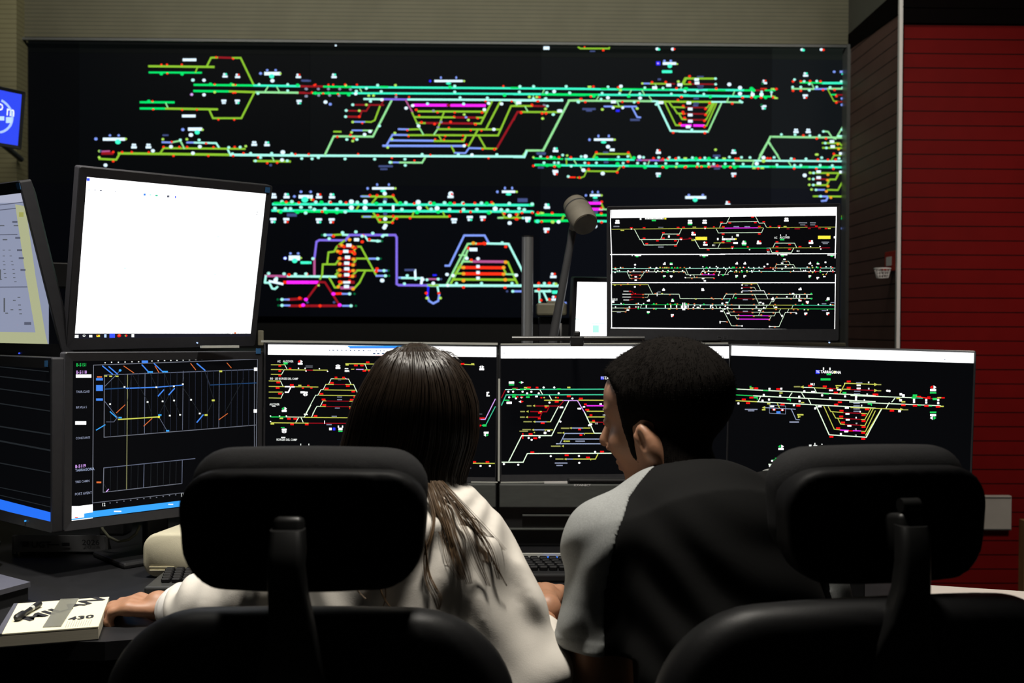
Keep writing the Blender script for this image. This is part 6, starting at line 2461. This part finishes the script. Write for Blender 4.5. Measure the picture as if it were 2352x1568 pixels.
def shirt_m(p):
    q = squash(p, 1.55, 1.33)
    d = d_chain(q, [mhip+A(0, 0, -.03), A(.345, 1.50, .72), A(.325, 1.55, .88), mneck+A(0, 0, -.072)], [.175, .165, .160, .078], .05)
    d = smin(d, d_cone(p, A(.25, 1.57, .945), msL, .062, .060), .035); d = smin(d, d_cone(p, A(.39, 1.6, .945), msR, .062, .060), .035)
    d = smin(d, d_chain(p, [msL, msL*.45+meL*.55+A(-.004, 0, 0), msL*.25+meL*.75], [.060, .060, .060], .01), .03)
    d = smin(d, d_chain(p, [msR, msR*.45+meR*.55, msR*.25+meR*.75], [.060, .060, .060], .01), .03)
    x, y, z = p[..., 0], p[..., 1], p[..., 2]
    back = np.clip((1.60-y)/.06, 0, 1)
    d = d+back*.0045*np.sin((x*.75+z)*62+1.4*np.sin(x*23)+.6)*np.clip((x-.17)/.06, 0, 1)*np.clip((1.0-z)/.08, 0, 1)
    d = d+.0042*np.sin((z*.75-x*.9+y*.4)*78+1.2*np.sin(z*26))*np.clip((.20-x)/.05, 0, 1)*np.clip((.95-z)/.06, 0, 1)
    n0 = mneck+A(.0, .0, 0)
    d = np.maximum(d, .066-np.hypot(x-n0[0], y-n0[1]-.012)-np.clip(.985-z, 0, 1)*3)
    # sleeve hems
    zl = .757
    arm = np.clip((.205-x)*40, -1, 1)
    d = np.where(x < .205, np.maximum(d, zl-z), d)
    return d
def seamL(z): return np.interp(z, [.70, .762, .85, .90, .94, .98, 1.03], [.188, .186, .188, .196, .206, .226, .252])
def g_l(p): return p[..., 0]-seamL(p[..., 2])-np.clip(p[..., 1]-1.56, -.05, .12)*.5
def g_r(p): return (.70-p[..., 0])-seamL(p[..., 2])-np.clip(p[..., 1]-1.60, -.05, .12)*.5
lo, hi = A(.04, 1.33, .50), A(.66, 1.80, 1.06)
mb = MB(); addimp(mb, lambda p: np.maximum(np.maximum(shirt_m(p), -g_l(p)-.007), -g_r(p)-.007), lo, hi, .0042, 1)
ts_ = mb.build('t_shirt', M_blackjersey, rm_, smooth=True); ts_['label'] = 'black t-shirt body'
mb = MB(); addimp(mb, lambda p: np.maximum(shirt_m(p)-.0014-.0016*(np.abs(p[..., 2]-.767) < .0095), g_l(p)), lo, A(.30, 1.80, 1.06), .0031, 3)
sl = mb.build('sleeve', M_greyjersey, ts_, smooth=True); sl['label'] = 'heather grey raglan sleeve'
mb = MB(); addimp(mb, lambda p: np.maximum(shirt_m(p)-.0014, g_r(p)), A(.40, 1.33, .60), hi, .0042, 2)
sl2 = mb.build('sleeve', M_greyjersey, ts_, smooth=True); sl2['label'] = 'heather grey raglan sleeve'
lower_body(rm_, mhip+A(0, 0, -.015), 1.96, 0)
# short hair
M_shorthair = pmat('short_dark_hair', (.0085, .0072, .0064), .9, spec=.04, var=.5, vscale=300, bump=.15, bscale=300)
HP = np.array([(.092, .100), (.086, .082), (.056, .072), (.040, .046), (.042, .020), (.044, -.012), (.038, -.058), (.026, -.072), (.024, -.05), (.024, -.012), (.002, -.002), (-.016, -.010), (-.020, -.05), (-.026, -.088), (-.075, -.118), (-.16, -.10), (-.16, .16), (.12, .16)])
def sdpoly(y, z, pl):
    d = np.full(y.shape, 1e9); s = np.ones(y.shape)
    for i in range(len(pl)):
        a = pl[i]; b = pl[i-1]; e = b-a; wy, wz = y-a[0], z-a[1]
        t = np.clip((wy*e[0]+wz*e[1])/(e@e), 0, 1); d = np.minimum(d, (wy-e[0]*t)**2+(wz-e[1]*t)**2)
        c1 = z >= a[1]; c2 = z < b[1]; c3 = e[0]*wz > e[1]*wy
        s = np.where((c1 & c2 & c3) | (~c1 & ~c2 & ~c3), -s, s)
    return s*np.sqrt(d)
def hair_m(p):
    q = (p-mh)@mM
    d = d_ell(q, (0, -.020, .025), (.074, .104, .090)); d = smin(d, d_ell(q, (0, .042, .040), (.060, .042, .045)), .03); d = smin(d, d_ell(q, (0, .030, -.045), (.056, .058, .068)), .03)
    d = smin(d, d_cone(p, mh+A(.012, -.03, -.05), mneck+A(.01, -.005, -.07), .056, .066), .02)
    g = sdpoly(q[..., 1], q[..., 2], HP)
    th = np.clip(.004+.10*(q[..., 2]+.03), .003, .0115)
    return np.maximum(d-th*np.clip(-g/.016+.3, .1, 1), g)
mb = MB(); addimp(mb, hair_m, mh-A(.14, .15, .16), mh+A(.15, .15, .16), .0036, 1)
Vh = np.concatenate(mb.v); rng2 = np.random.RandomState(5); ids = rng2.randint(0, len(Vh), 14000)
ez = 1e-3; B = Vh[ids]; gr = np.stack([hair_m(B+ez*np.eye(3)[i])-hair_m(B-ez*np.eye(3)[i]) for i in range(3)], 1); gr /= np.linalg.norm(gr, axis=1)[:, None]+1e-9
qh = (B-mh)@mM; ok = (np.abs(sdpoly(qh[:, 1], qh[:, 2], HP)) > .004)
VV = []; FF = []; kk = 0
for b, g_, o in zip(B, gr, ok):
    if not o: continue
    up = ((b-mh)@mM)[2]; ln = (.0025+.0055*max(0, min(1, (up+.02)/.1)))*rng2.uniform(.6, 1.2)
    tdir = g_*.4+rng2.normal(0, .22, 3)+mM@A(0, .5, -.5)*.7; tdir /= np.linalg.norm(tdir)
    a1 = np.cross(g_, [.3, .5, .8]); a1 /= np.linalg.norm(a1); a2 = np.cross(g_, a1); rr_ = .00045
    VV += [b+a1*rr_, b-a1*.5*rr_+a2*.87*rr_, b-a1*.5*rr_-a2*.87*rr_, b+tdir*ln]; FF += [(kk, kk+1, kk+3), (kk+1, kk+2, kk+3), (kk+2, kk, kk+3)]; kk += 4
mb.add(VV, FF); mb.build('hair', M_shorthair, rm_, smooth=True)
